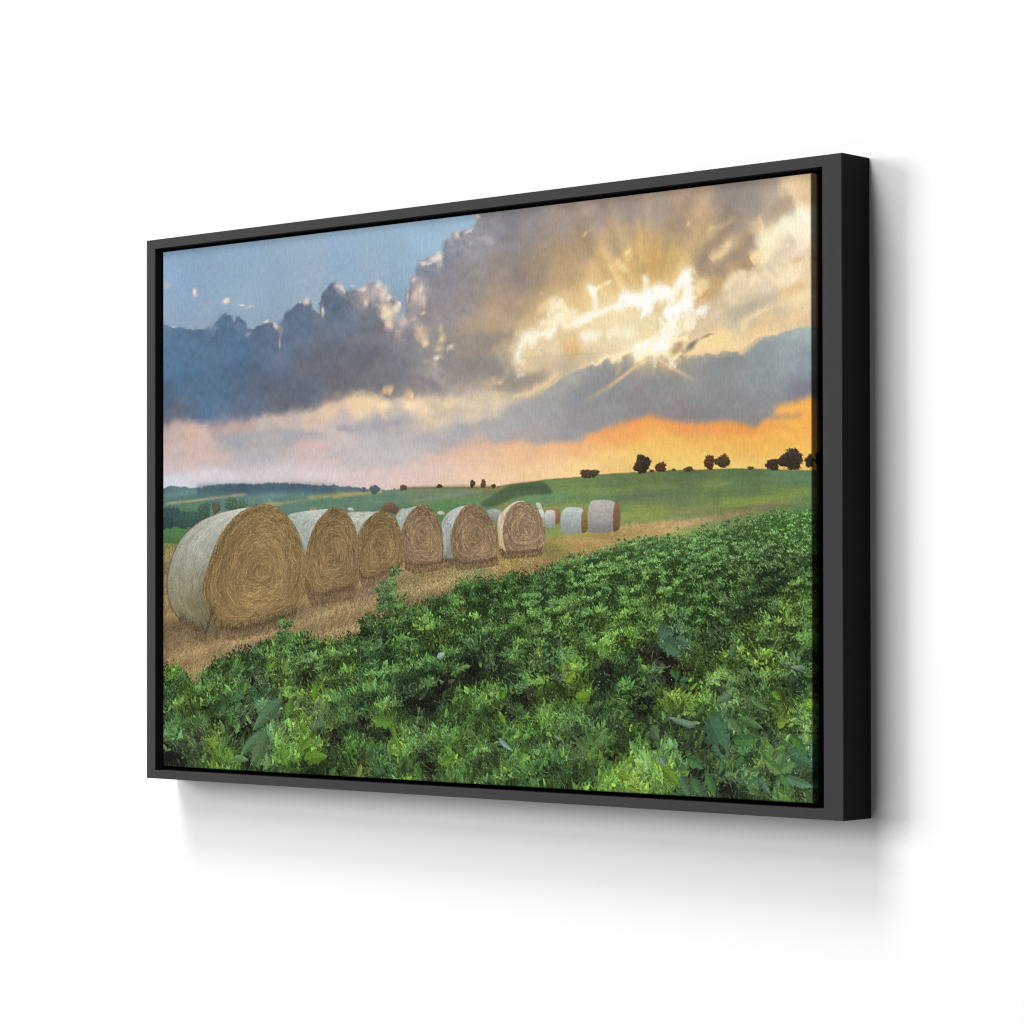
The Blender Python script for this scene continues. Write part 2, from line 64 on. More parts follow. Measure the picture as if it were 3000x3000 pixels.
 'lines': [[[[.0002,.4888],[.0547,.4846],[.0936,.4809],[.1567,.4762]],.006,166,156,124,.9],[[[.0002,.4744],[.0547,.4693],[.0742,.468]],.01,108,146,146,.6],[[[.0002,.4816],[.035,.4788],[.0781,.4732],[.132,.4732]],.012,84,116,108,.7],[[[.0605,.4664],[.0781,.4641],[.151,.4659],[.2439,.4686],[.316,.4783]],.018,70,90,106,.75],[[[.1792,.498],[.2071,.4969],[.2439,.4923],[.2802,.4883],[.316,.4861],[.3568,.4857]],.008,164,160,104,.9],[[[.1979,.4906],[.2256,.4916],[.2621,.488]],.008,84,112,116,.6],[[[.2164,.5081],[.2439,.5011],[.2981,.4961],[.3568,.4943]],.02,92,124,104,.6],[[[.0002,.5702],[.0191,.57]],.006,112,128,76,.9],[[[.2621,.5106],[.2748,.51]],.006,176,140,104,.8],[[[.2999,.4894],[.3266,.4868],[.353,.4855],[.3877,.483]],.006,162,158,104,.9],[[[.4118,.4786],[.4726,.4787],[.5271,.4803],[.5611,.4807]],.006,124,112,74,.8],[[[.4322,.5017],[.4726,.4966],[.5058,.4921],[.5466,.4831]],.006,122,148,118,.6],[[[.4475,.5155],[.4892,.5103],[.5303,.5024],[.5514,.4929]],.014,92,140,84,.5],[[[.5675,.5175],[.5867,.5117]],.012,150,132,76,.8],[[[.4049,.4855],[.4559,.4837],[.5222,.4844]],.012,112,134,108,.5],[[[.8735,.4911],[.8876,.4882],[.9015,.4854]],.006,132,148,104,.5],[[[.7608,.4936],[.8048,.5006],[.8622,.4941]],.01,96,118,78,.5],[[[.7608,.5273],[.7903,.5265],[.8077,.5235]],.012,136,152,74,.6],[[[.8792,.5172],[.932,.5165],[.9728,.5103],[.9983,.5046]],.014,136,156,76,.5],[[[.8904,.5073],[.9457,.4991],[.9983,.4928]],.01,98,124,74,.5],[[[.7756,.5154],[.8121,.514],[.8622,.5115]],.01,120,130,88,.5],[[[.8904,.5375],[.9043,.5301],[.932,.5268],[.9593,.5238]],.006,112,108,84,.7]],
 'path': [[.418,.6045],[.4938,.5875],[.5878,.5773],[.6436,.5697],[.7176,.5627],[.7608,.55],[.8048,.5478],[.8479,.5456],[.8906,.5346],[.9317,.5276],[.9997,.5201],[1.0176,.518],[1.0176,.5234],[.9997,.5239],[.9729,.5273],[.9317,.5342],[.8906,.5452],[.8479,.5551],[.8048,.5698],[.7609,.5768],[.6883,.6083],[.5879,.6543],[.4938,.7625],[.3738,.8265],[.2594,.8615],[-.0048,.9375],[-.0048,.572],[.0527,.5731],[.1762,.6011],[.3737,.6039]],
 'stub': [[.0016,.5721,128,116,68],[.008,.6385,124,108,70],[.0145,.7048,140,114,74],[.0273,.7443,104,86,60],[.0778,.7568,112,92,64],[.1398,.7688,146,120,84],[.0527,.79,150,122,84],[.0145,.8107,138,110,74],[.23,.6781,110,90,64],[.271,.6907,134,112,80],[.3172,.7031,142,116,80],[.3513,.6657,132,110,80],[.3737,.6781,138,112,76],[.429,.6536,140,120,82],[.4831,.6417,150,126,86],[.5097,.6359,142,130,84],[.536,.6181,124,118,80],[.5621,.6185,160,130,84],[.6133,.6073,158,134,86],[.6486,.5902,112,110,70],[.5878,.6069,150,130,76],[.6486,.561,168,146,80],[.6586,.5846,160,142,80],[.6882,.5678,160,142,86],[.6981,.5853,164,136,86],[.7609,.5694,168,142,92],[.8127,.5593,172,146,100],[.8543,.5491,166,146,100],[.8996,.5382,146,130,90],[.9441,.5297,136,134,100],[.9997,.5217,132,144,92],[.6336,.6134,150,124,82],[.4562,.6841,120,104,78],[.4181,.6964,128,106,80]],
 'bales': [{'face':[[.6042,.5081],[.6168,.5136],[.6262,.5231],[.6325,.5378],[.6364,.5543],[.6372,.5689],[.6341,.5834],[.6279,.5951],[.6169,.5973],[.5995,.5983],[.582,.5993],[.5772,.5823],[.5748,.5601],[.5756,.5436],[.5804,.5271],[.5883,.5145],[.5963,.5089]],'cen':[.6066,.5517],'fcol':[140,114,84],'rim':0,'back':[[.6074,.5071],[.601,.5056],[.5931,.507],[.5835,.5134],[.574,.5233],[.5692,.5286],[.5663,.5396],[.566,.5525],[.5679,.5747],[.5689,.5914],[.5772,.5998]],'left':[[.6058,.5085],[.5963,.5093],[.5883,.5149],[.5804,.5271],[.5764,.5418],[.5748,.5601],[.5772,.5823],[.582,.5993]],'cols':[[232,222,214],[222,206,190],[206,186,162],[176,148,104]]},{'face':[[.5271,.511],[.5401,.5148],[.5498,.5243],[.5595,.5413],[.5652,.5618],[.5676,.584],[.566,.5987],[.562,.6097],[.5466,.6132],[.5304,.6158],[.5091,.6165],[.5009,.607],[.4959,.5882],[.4942,.5657],[.4975,.5489],[.5041,.5304],[.5123,.5176],[.5205,.5113]],'cen':[.5304,.5721],'fcol':[134,108,76],'rim':0,'back':[[.5222,.5108],[.5058,.5133],[.4926,.5203],[.4843,.5308],[.4793,.541],[.4801,.5654],[.481,.5917],[.4793,.6086],[.4893,.6134],[.5025,.6145]],'left':[[.5238,.5111],[.5123,.5176],[.5041,.5304],[.4975,.5489],[.4942,.5657],[.4959,.5882],[.5009,.607],[.5058,.6155]],'cols':[[204,204,206],[186,192,200],[152,156,154],[112,112,96]]},{'face':[[.4508,.509],[.4609,.5131],[.4693,.5237],[.476,.5371],[.4801,.5541],[.4818,.5824],[.481,.603],[.4743,.6161],[.4559,.6196],[.4357,.6217],[.4221,.6155],[.4178,.5907],[.4152,.5564],[.4186,.545],[.4254,.5281],[.4356,.5151],[.4441,.5093]],'cen':[.4475,.5647],'fcol':[132,106,76],'rim':0,'back':[[.4475,.5087],[.4322,.5112],[.4186,.515],[.405,.5237],[.4101,.5372],[.4152,.5564],[.4173,.5907]],'left':[[.4475,.5091],[.4356,.5151],[.4254,.5281],[.4203,.5413],[.4166,.5526],[.4156,.564],[.4178,.5907]],'cols':[[206,206,202],[178,188,186],[150,160,152],[130,110,84]]},{'face':[[.3843,.5183],[.3981,.5225],[.405,.5332],[.4118,.5487],[.4152,.564],[.4187,.5907],[.4195,.6097],[.4118,.6191],[.3981,.6266],[.3809,.638],[.36,.6436],[.3513,.6455],[.3469,.6281],[.3451,.5894],[.3442,.5624],[.3512,.5452],[.3617,.5301],[.3739,.5208]],'cen':[.38,.5862],'fcol':[126,102,62],'rim':0,'back':[[.3826,.5176],[.3582,.5169],[.3442,.5168],[.3231,.5173],[.3301,.5263],[.3363,.541],[.3425,.5624],[.3442,.5894]],'left':[[.3826,.5182],[.3739,.5208],[.3617,.5301],[.353,.5424],[.3469,.5547],[.3442,.5624],[.3446,.5778],[.3451,.5894]],'cols':[[204,204,200],[184,190,188],[160,166,158],[120,104,80]]},{'face':[[.3071,.5081],[.3213,.5134],[.3319,.5292],[.339,.5468],[.3434,.5701],[.346,.601],[.3478,.6281],[.3443,.6473],[.3319,.6628],[.3071,.6685],[.2802,.6753],[.2658,.6763],[.2576,.6547],[.2558,.6272],[.2567,.5978],[.2603,.5782],[.2658,.5567],[.2748,.5354],[.2874,.5201],[.2964,.5107]],'cen':[.3017,.5907],'fcol':[126,102,64],'rim':0,'back':[[.3017,.5093],[.2712,.5114],[.2439,.5139],[.2228,.5192],[.2311,.5283],[.2403,.5424],[.2494,.5682],[.2549,.5958],[.2563,.6272]],'left':[[.3017,.5097],[.291,.5164],[.2802,.5277],[.2712,.5451],[.264,.5626],[.2594,.5801],[.2567,.5997],[.256,.6154],[.256,.6272]],'cols':[[202,202,198],[178,184,182],[160,170,166],[112,98,72]]},{'face':[[.1848,.4995],[.2034,.5057],[.2219,.5201],[.2366,.5442],[.2458,.5681],[.2522,.5957],[.2549,.6272],[.2531,.6508],[.2476,.6763],[.2348,.702],[.2127,.714],[.1961,.7201],[.1793,.7262],[.151,.7345],[.1244,.7368],[.1052,.732],[.0956,.7229],[.0878,.7007],[.0781,.6764],[.0742,.656],[.0801,.6317],[.0878,.6054],[.0975,.5731],[.1129,.5452],[.1301,.5235],[.1472,.5099],[.1661,.5025]],'cen':[.182,.6265],'fcol':[134,108,64],'rim':1,'back':[[.1736,.5008],[.151,.5032],[.132,.5054],[.1013,.5125],[.0703,.5238],[.0468,.5415],[.029,.5616],[.0151,.5921],[.0072,.6229],[.0048,.6455],[.0072,.6723],[.0151,.6969],[.029,.7153],[.0547,.7335],[.0781,.7434],[.0975,.7371]],'left':[[.1755,.5012],[.1623,.5034],[.1472,.5099],[.1301,.5235],[.1129,.5452],[.1013,.5651],[.0936,.5852],[.0878,.6054],[.082,.6256],[.0781,.6418],[.0742,.656],[.0781,.6764],[.0839,.6906],[.0888,.7048],[.0936,.7189],[.0985,.731]],'cols':[[206,206,204],[180,182,178],[164,166,158],[132,126,104],[104,98,76]]}],
 'smallbales': [[[[.3266,.5136],[.3292,.5088],[.3337,.5084],[.3407,.5156]],196,200,204],[[[.3817,.5172],[.3843,.5077],[.3912,.5019],[.3981,.5006],[.4067,.5037],[.4118,.5125],[.4127,.5201],[.405,.5237],[.3981,.5197]],116,92,80],[[[.4084,.5181],[.4135,.5163],[.4203,.5124],[.422,.5147],[.4152,.5183]],206,206,200],[[[.4701,.5228],[.4793,.5188],[.4859,.5233],[.4826,.5279]],214,216,208],[[[.5482,.521],[.5595,.5187],[.5692,.5194],[.5724,.525],[.57,.5379],[.5644,.5442],[.5563,.5338]],148,160,164],[[[.6231,.5111],[.6278,.5094],[.6325,.5138],[.6353,.5215],[.627,.5205]],202,202,204],[[[.6317,.5114],[.6337,.5146],[.6353,.5215],[.6334,.5187]],70,64,58],[[[.6262,.5205],[.6356,.5215],[.6375,.5471],[.6325,.5433]],190,192,198],[[[.6356,.5201],[.6543,.52],[.6582,.5241],[.6592,.5332],[.6589,.5476],[.652,.5484],[.6496,.5274]],146,110,84],[[[.6364,.5237],[.6512,.5231],[.6524,.5293],[.6531,.5402],[.6504,.5529],[.6403,.5571],[.6375,.5489]],176,180,186],[[[.6935,.5212],[.6973,.5244],[.6991,.5343],[.7,.5505],[.6985,.5631],[.6904,.565],[.6889,.5502],[.6896,.5323]],136,114,72],[[[.662,.5278],[.6666,.5207],[.6728,.5189],[.6942,.5216],[.6907,.5323],[.6897,.5485],[.6915,.5651],[.662,.564],[.6597,.5495],[.6602,.5368]],172,184,190],[[[.7387,.5099],[.7439,.514],[.746,.5304],[.7455,.5571],[.7425,.5606],[.735,.5643],[.7335,.5425],[.735,.5247]],128,100,78],[[[.7018,.5165],[.7048,.5098],[.7124,.5082],[.7395,.5101],[.7362,.5248],[.735,.5425],[.7362,.5643],[.7125,.5638],[.7006,.5642],[.6994,.5469],[.7,.529]],168,166,170]],
 'trees': [[.7772,.4506,.0097,.0155,0,62,44,32,1],[.7706,.4547,.0059,.0088,0,80,44,30,1],[.8021,.4571,.0075,.0077,0,116,62,38,1],[.7018,.4631,.0133,.0072,0,98,78,52,1],[.8403,.4624,.0063,.0038,0,104,84,44,1],[.7897,.4626,.0029,.0015,0,110,60,40,1],[.8199,.4623,.0023,.0016,0,130,90,60,1],[.8678,.4524,.0065,.0121,.1,116,62,34,1],[.8854,.4515,.0101,.01,0,104,72,40,1],[.9223,.4643,.0041,.0022,0,120,80,44,1],[.9511,.4602,.0087,.0092,0,72,44,34,1],[.9748,.4534,.0148,.0162,0,64,52,42,1],[.9633,.4553,.0054,.0085,0,72,50,38,1],[1.0056,.4574,.0117,.0155,0,40,32,26,1],[.5279,.4729,.0037,.0067,0,92,72,68,1],[.5446,.4738,.0037,.0077,0,146,88,60,1],[.5603,.4785,.0032,.0033,0,96,78,44,1],[.4763,.4751,.0046,.003,0,74,66,62,1],[.419,.4754,.0057,.005,0,86,76,74,1],[.3721,.477,.0077,.0081,0,82,94,98,1],[.3547,.4759,.0025,.0043,0,84,90,100,1]],
 'treemass': [[.0072,.5179,.0119,.0206,0,52,72,74,1],[.0191,.5162,.0139,.0185,0,52,74,74,1],[.035,.5228,.0157,.0164,0,54,78,74,1],[.0547,.5213,.0156,.0163,0,60,84,72,1],[.0762,.5097,.0116,.0193,0,66,88,74,1],[.0975,.5013,.0073,.0121,0,84,84,74,1],[.1301,.4953,.0171,.0117,0,74,98,78,1],[.1434,.4967,.0095,.0101,0,80,104,84,1],[.1661,.4955,.0075,.006,0,94,122,104,1],[.1052,.5126,.0077,.0041,0,120,120,96,1],[.0002,.5218,.01,.0185,0,50,70,72,1]],
 'crop': [[-.0243,.807],[.0002,.807],[.0251,.8095],[.0449,.8223],[.0527,.8405],[.0645,.8401],[.0742,.8154],[.0975,.7945],[.1225,.7859],[.1435,.7724],[.1699,.7709],[.1923,.7596],[.2072,.7544],[.2257,.7521],[.2531,.7429],[.2803,.7435],[.3054,.7422],[.3249,.7371],[.3443,.7291],[.3443,.7111],[.3583,.6994],[.3757,.6993],[.3913,.6916],[.4085,.6896],[.4221,.6839],[.4391,.682],[.4643,.6763],[.4893,.6688],[.5058,.6482],[.5222,.6437],[.5467,.641],[.5708,.6384],[.5724,.6412],[.5963,.6313],[.6122,.6241],[.6435,.6217],[.6605,.6129],[.6897,.6024],[.7125,.5921],[.7425,.5819],[.7722,.5754],[.8014,.5708],[.8303,.5627],[.8634,.5514],[.8906,.5468],[.9317,.5353],[.9729,.5279],[1.0176,.524],[1.0182,1.0501],[-.0243,1.1386]],
 'fol': [[.6883,.6199,80,124,60],[.8313,.5879,84,130,60],[.966,.5522,74,124,50],[.922,.6006,76,114,56],[.9877,.5691,76,128,52],[.5879,.6661,62,106,46],[.4831,.6659,68,108,46],[.7609,.5979,84,128,60],[.737,.6434,86,130,62],[.6386,.6721,74,116,60],[.8771,.6333,72,110,54],[.9877,.6234,70,106,58],[.9791,.607,84,124,52],[.8314,.6722,78,120,58],[.6883,.7011,72,112,52],[.7847,.7119,76,122,48],[.536,.654,52,92,40],[.9354,.6558,52,80,48],[.9486,.6449,56,78,56],[.3737,.7337,72,106,46],[.3849,.6781,70,100,60],[.4181,.7026,80,116,50],[.2181,.7291,66,118,46],[.2241,.71,76,122,50],[.2594,.7603,72,112,46],[.0072,.8151,122,154,36],[.0389,.8224,62,102,42],[.035,.882,104,142,44],[.0937,.9608,122,154,36],[.0801,.8213,66,110,50],[.132,.7917,64,104,44],[.1052,.8328,78,120,54],[.2072,.798,108,142,50],[.2349,.8645,112,148,52],[.2586,.9225,108,146,30],[.2713,.8475,122,154,36],[.2165,.9642,98,138,34],[.2713,.965,100,140,34],[.3054,.7442,140,158,40],[.1548,.9095,40,30,32],[.2983,.9362,40,30,32],[.0645,.9501,40,30,32],[.0112,.9796,40,30,32],[.0468,.9776,34,42,32],[.2622,.8281,34,42,32],[.3549,.9121,40,30,32],[.1052,.9339,34,42,32],[.1661,.829,34,42,32],[.1244,.943,34,42,32],[.1812,.8943,74,104,86],[.1793,.9363,74,104,86],[.1624,.8671,58,92,64],[.1887,.9697,84,112,74],[.0151,.8478,56,98,52],[.0132,.9281,54,98,56],[.0547,.9159,78,116,50],[.1225,.8927,56,94,56],[.1605,.8031,52,86,52],[.2658,.7829,70,104,62],[.3161,.8149,84,126,50],[.3513,.8294,68,104,56],[.2803,.8002,96,128,60],[.3249,.8748,56,92,56],[.2713,.8867,92,108,72],[.3426,.9514,76,124,54],[.3161,.982,72,112,52],[.244,.9823,84,122,40],[.1605,.9873,34,42,32],[.2623,.9852,34,42,32],[.1321,.989,60,96,40],[.0586,.9647,96,120,80],[.1129,.98,100,140,36],[.2165,.78,60,98,56],[.3231,.7682,64,96,56],[.222,.9342,90,116,66],[.4811,.7446,112,150,40],[.4526,.7261,108,144,50],[.3879,.8991,100,142,44],[.4068,.9364,104,138,40],[.5468,.8383,92,134,44],[.5742,.8411,88,132,44],[.5207,.8522,78,116,44],[.4977,.9242,88,128,44],[.4895,.9659,90,134,36],[.4222,.7854,78,116,46],[.5141,.7236,92,132,48],[.5965,.8752,80,122,46],[.3267,.7991,96,138,44],[.367,.7424,34,60,40],[.3878,.744,38,64,42],[.4778,.8331,40,30,32],[.4459,.87,34,42,32],[.4661,.8711,34,42,32],[.4222,.8519,34,42,32],[.3549,.9083,40,30,32],[.3879,.9202,34,42,32],[.5516,.7566,46,70,44],[.5629,.7915,40,52,38],[.5272,.798,34,42,32],[.587,.8701,34,42,32],[.4645,.9712,34,42,32],[.6028,.8511,40,30,32],[.5305,.8165,34,42,32],[.4221,.7036,64,108,46],[.4727,.7052,60,104,44],[.4051,.7533,58,96,44],[.5223,.7515,66,98,66],[.4976,.765,64,102,52],[.5709,.736,76,116,56],[.6107,.741,84,124,56],[.5949,.7779,70,110,56],[.5837,.815,66,98,66],[.3443,.8354,62,104,46],[.3879,.8436,60,100,52],[.3531,.8717,42,84,52],[.3267,.865,44,82,48],[.4527,.9076,76,108,60],[.4392,.9329,72,106,62],[.4894,.8927,58,98,52],[.5387,.8906,80,120,48],[.5387,.9222,82,116,52],[.571,.9021,66,112,40],[.5549,.9491,78,100,56],[.5742,.9388,76,104,60],[.4222,.9661,68,104,40],[.3531,.9412,64,112,44],[.3321,.9713,80,124,44],[.3461,.9879,110,106,56],[.3879,.9777,52,88,54],[.5142,.9701,72,108,54],[.587,.9197,66,108,44],[.6108,.9551,66,108,52],[.4324,.8136,46,76,46],[.456,.813,44,80,44],[.4727,.7956,46,84,50],[.3601,.779,56,92,58],[.4306,.7529,62,100,44],[.6914,.8443,116,152,36],[.6745,.8087,130,158,36],[.6389,.8316,98,140,36],[.6327,.8536,100,132,44],[.7156,.7431,98,140,44],[.6852,.7796,100,144,52],[.759,.7407,98,140,40],[.8015,.6997,100,138,50],[.8191,.8467,122,144,36],[.8392,.8495,108,142,34],[.852,.802,100,136,50],[.7278,.9752,104,148,40],[.7503,.9737,124,156,40],[.7651,.9923,130,158,44],[.8163,.966,104,138,32],[.6122,.7391,90,132,50],[.6668,.7113,88,126,50],[.6529,.8148,34,42,32],[.7202,.8128,34,42,32],[.5854,.8701,40,30,32],[.7797,.8588,34,42,32],[.8234,.8116,40,30,32],[.8089,.7839,40,30,32],[.7797,.774,52,40,34],[.7127,.8865,34,42,32],[.7353,.9033,40,30,32],[.7278,.9394,40,30,32],[.6792,.9313,34,42,32],[.7006,.9697,34,42,32],[.617,.8579,60,44,38],[.8393,.921,40,44,36],[.8522,.9672,40,30,32],[.8161,.7504,74,104,86],[.8132,.7277,70,104,88],[.7944,.8987,84,104,72],[.8392,.8808,92,118,98],[.845,.9816,64,98,80],[.6201,.7719,94,104,52],[.6436,.766,62,100,64],[.5964,.7815,72,108,56],[.6044,.818,50,84,54],[.6514,.7912,58,94,60],[.7649,.7885,64,100,60],[.7797,.8164,56,88,52],[.7501,.8226,58,96,44],[.6669,.8705,82,116,44],[.6202,.8998,66,112,34],[.6514,.8983,80,112,48],[.7278,.8769,56,96,52],[.7427,.8638,72,112,40],[.7127,.9044,64,100,52],[.7278,.9198,74,112,44],[.7798,.9277,86,122,50],[.765,.9108,80,120,44],[.8017,.9353,84,124,78],[.8162,.8994,76,108,56],[.6045,.9555,72,114,48],[.6359,.9446,60,98,52],[.6669,.9609,62,96,52],[.6203,.982,60,94,50],[.5886,.938,78,112,60],[.6515,.9891,56,86,44],[.7798,.963,88,104,66],[.7945,.9797,86,120,48],[.8307,.9511,54,82,56],[.7051,.8689,54,88,44],[.6823,.8969,64,96,56],[.8017,.8649,84,122,36],[.852,.8455,96,130,40],[.7006,.9445,62,92,34],[.6899,.9217,86,104,66],[.6976,.9807,96,140,50],[.9142,.7214,116,148,36],[.9459,.7211,104,134,48],[.973,.7056,112,142,50],[.9115,.7678,112,146,34],[.9322,.7742,116,148,34],[.9528,.7839,118,144,30],[.9555,.8331,100,142,36],[.9759,.8527,124,150,50],[.9637,.8736,122,148,40],[.8794,.7822,104,142,40],[.8123,.8452,118,146,34],[.8483,.8491,96,138,34],[.9987,.8485,100,140,34],[.9185,.7985,40,62,38],[.8196,.8117,40,30,32],[.9323,.8886,40,30,32],[.8908,.9372,42,46,38],[.8654,.9317,44,52,38],[.9434,.9512,64,48,36],[.8908,.9872,40,30,32],[.8512,.9743,40,36,34],[.9867,.9519,40,30,32],[.9987,.9326,54,84,78],[.8739,.8966,66,100,80],[.8865,.8356,98,122,92],[.9502,.9048,62,96,72],[.8978,.9592,66,104,72],[.984,.9301,66,100,84],[.9269,.9727,84,120,88],[.98,.9675,92,124,108],[.9679,.9497,100,136,84],[.9543,.9675,88,124,70],[.9706,.9749,76,118,60],[.9255,.901,64,106,58],[.98,.9084,72,112,56],[.9186,.9287,58,94,60],[.9461,.934,92,128,64],[.8625,.8625,72,108,50],[.8483,.8717,72,112,60],[.9046,.8435,78,104,60],[.9323,.8425,76,104,70],[.9664,.8073,80,114,68],[.946,.8079,84,108,44],[.9866,.8067,62,98,72],[.9732,.841,64,92,62],[.9116,.869,92,122,72],[.9392,.8696,92,128,72],[.8977,.8782,96,132,92],[.9892,.7695,80,120,76],[.9731,.7834,90,120,92],[.8906,.7923,96,128,44],[.8653,.8069,88,122,52],[.8483,.8108,104,134,52],[.8268,.8219,96,120,56],[.9459,.7449,92,120,58],[.9045,.7456,70,98,54],[.9865,.7308,84,116,56],[.9932,.7476,76,120,40],[.8765,.746,62,86,54],[.8976,.7319,76,100,58],[.8906,.7061,72,104,64],[.9184,.6991,76,108,56],[.8624,.6994,66,116,44],[.939,.6922,82,110,60],[.984,.8659,84,116,60],[.9867,.8827,104,128,72],[.9999,.7895,70,110,56],[.834,.9073,86,112,66],[.8412,.947,56,88,56],[.8697,.9661,70,100,62],[.9324,.945,56,88,46],[.9866,.827,56,78,54],[.9048,.9845,34,42,32],[.9379,.9891,60,84,56],[.9921,.9819,48,52,50],[.9187,.9956,64,96,62],[.9508,.6394,46,68,46],[.9376,.6668,44,66,44],[.9243,.6915,46,68,46],[.9065,.7137,48,70,46],[.966,.6232,60,88,50],[.9131,.6446,78,114,54],[.9748,.6777,92,132,48]],
 'leaves': [[.2146,.8652,.1586,.9113,.3,-.15,86,114,92],[.1886,.9259,.1349,.9596,.26,-.2,84,116,88],[.1886,.9299,.1662,.9889,.55,.1,84,108,78],[.2128,.8871,.1905,.8959,.5,0,92,108,88],[.2312,.8606,.2257,.9004,.5,.1,92,124,44],[.2422,.8642,.2458,.8798,.5,.2,94,116,92],[.2622,.9341,.2513,.9603,.5,.2,104,142,34],[.2586,.9225,.244,.9075,.6,0,100,142,34],[.2532,.9739,.2911,.96,.45,.1,96,136,34],[.1302,.977,.1558,.9805,.35,0,110,140,104],[.1435,.8598,.1301,.8622,.6,0,72,104,74],[.2893,.9093,.2622,.9165,.6,.1,88,104,80],[.1473,.8516,.151,.8354,.5,0,104,140,40],[.2767,.8864,.2875,.9055,.4,.1,100,120,84],[.2713,.8612,.2731,.8357,.6,0,100,146,36],[.2035,.7941,.1924,.8103,.4,.2,118,146,44],[.0801,.9432,.0975,.9626,.4,.1,118,150,44],[.1206,.9574,.1302,.981,.4,0,104,146,40],[.2128,.9624,.222,.9876,.5,0,100,140,34],[.4017,.8966,.3671,.9048,.42,.2,100,140,48],[.4,.8986,.4051,.948,.22,-.2,104,138,42],[.4727,.7805,.4841,.7727,.62,0,178,196,186],[.5403,.7958,.5394,.7865,.6,0,126,156,44],[.4526,.7261,.4593,.7308,.5,0,146,172,80],[.5678,.9188,.5862,.9437,.24,-.15,150,174,182],[.4944,.9319,.5043,.9164,.35,.1,112,146,44],[.571,.8485,.5774,.8354,.7,0,92,138,40],[.4944,.9563,.4795,.9722,.4,.1,104,142,40],[.4358,.9748,.4494,1.0005,.4,.1,78,114,36],[.4154,.9436,.4068,.9326,.4,.1,110,132,40],[.3653,.7674,.3548,.7791,.7,0,54,92,56],[.524,.7943,.5092,.7965,.3,0,120,142,78],[.3444,.9358,.3356,.9518,.6,.1,66,118,48],[.3706,.9345,.3601,.9543,.6,0,66,112,50],[.6676,.8162,.6814,.8022,.5,-.1,134,162,36],[.702,.8403,.6822,.8464,.8,.1,114,150,34],[.8478,.8822,.8119,.8821,.2,.2,118,142,126],[.6499,.9093,.6592,.9161,.4,0,130,150,118],[.6823,.9203,.7036,.939,.35,-.1,92,112,72],[.6975,.9034,.7097,.9279,.4,0,80,116,60],[.7413,.9707,.7577,.9768,.5,.1,132,160,40],[.7547,.9894,.7703,.9981,.35,0,134,160,48],[.8032,.958,.8278,.9758,.5,.2,112,144,40],[.8047,.9738,.8149,.9977,.35,0,104,138,44],[.7988,.9372,.8105,.9523,.5,.2,120,150,140],[.8378,.9367,.8592,.9477,.4,.1,72,112,72],[.8248,.794,.819,.8099,.5,-.3,50,92,52],[.8277,.8114,.8406,.8058,.4,.1,60,104,76],[.7218,.9666,.7158,.9938,.3,.1,108,150,44],[.6823,.9131,.6915,.9271,.4,0,86,106,66],[.9611,.9552,.9379,.9379,.4,.1,104,138,78],[.9597,.9536,.9766,.9339,.55,.15,106,142,84],[.9611,.9586,.9625,.9738,.9,0,90,126,74],[.9652,.9617,.9733,.9815,.6,.1,78,120,64],[.9665,.9617,.9988,.9815,.34,-.15,94,128,108],[.9324,.9655,.9448,.992,.4,-.1,86,120,98],[.931,.9656,.9173,.9837,.5,.1,88,122,88],[.9131,.9342,.9019,.9503,.6,0,64,100,70],[.8865,.8718,.9061,.8865,.42,.1,110,146,108],[.8963,.8335,.878,.8454,.5,.1,104,128,98],[.8977,.8713,.9075,.8898,.7,0,84,110,76],[.9501,.8248,.9596,.8381,.5,0,112,154,40],[.9705,.8513,.9813,.8559,.5,0,130,156,54],[.9556,.8739,.9678,.8768,.7,-.2,124,150,40],[.9732,.8952,.9947,.9194,.42,.1,74,116,52],[.8654,.8675,.895,.9335,.6,.1,66,98,78],[.8739,.9139,.8908,.9355,.5,.1,70,104,82],[.8991,.9057,.9324,.9092,.45,-.15,66,112,58],[.9365,.9209,.9584,.9503,.3,.1,100,138,74],[.9705,.9224,.9988,.936,.6,.1,66,102,84],[.8283,.9688,.8427,1.001,.5,.1,80,108,88],[.8455,.9711,.8555,.9983,.6,0,70,106,78],[.8052,.9579,.8269,.9723,.5,.2,112,144,40],[.8626,.9596,.8768,.9985,.4,.1,74,106,66],[.8369,.9385,.8598,.9511,.42,.1,66,108,64],[.9919,.7863,.9731,.7851,.3,0,128,152,130],[.9919,.7493,.9812,.7663,.3,0,94,120,74],[.8166,.7925,.8196,.8099,.6,-.3,48,92,52],[.7876,.8884,.7993,.9073,.9,.1,84,104,76],[.8483,.8822,.8311,.8865,.4,.2,126,148,130],[.7977,.7296,.8195,.7311,.8,.1,70,102,86],[.805,.7471,.8282,.7625,.8,.1,72,102,88],[.8224,.7416,.8396,.7466,.6,.1,82,110,92],[.8962,.7715,.9018,.749,.6,0,76,106,68],[.9061,.8693,.9378,.8799,.3,.1,84,116,72],[.9226,.8394,.946,.8522,.3,.1,92,118,82]],
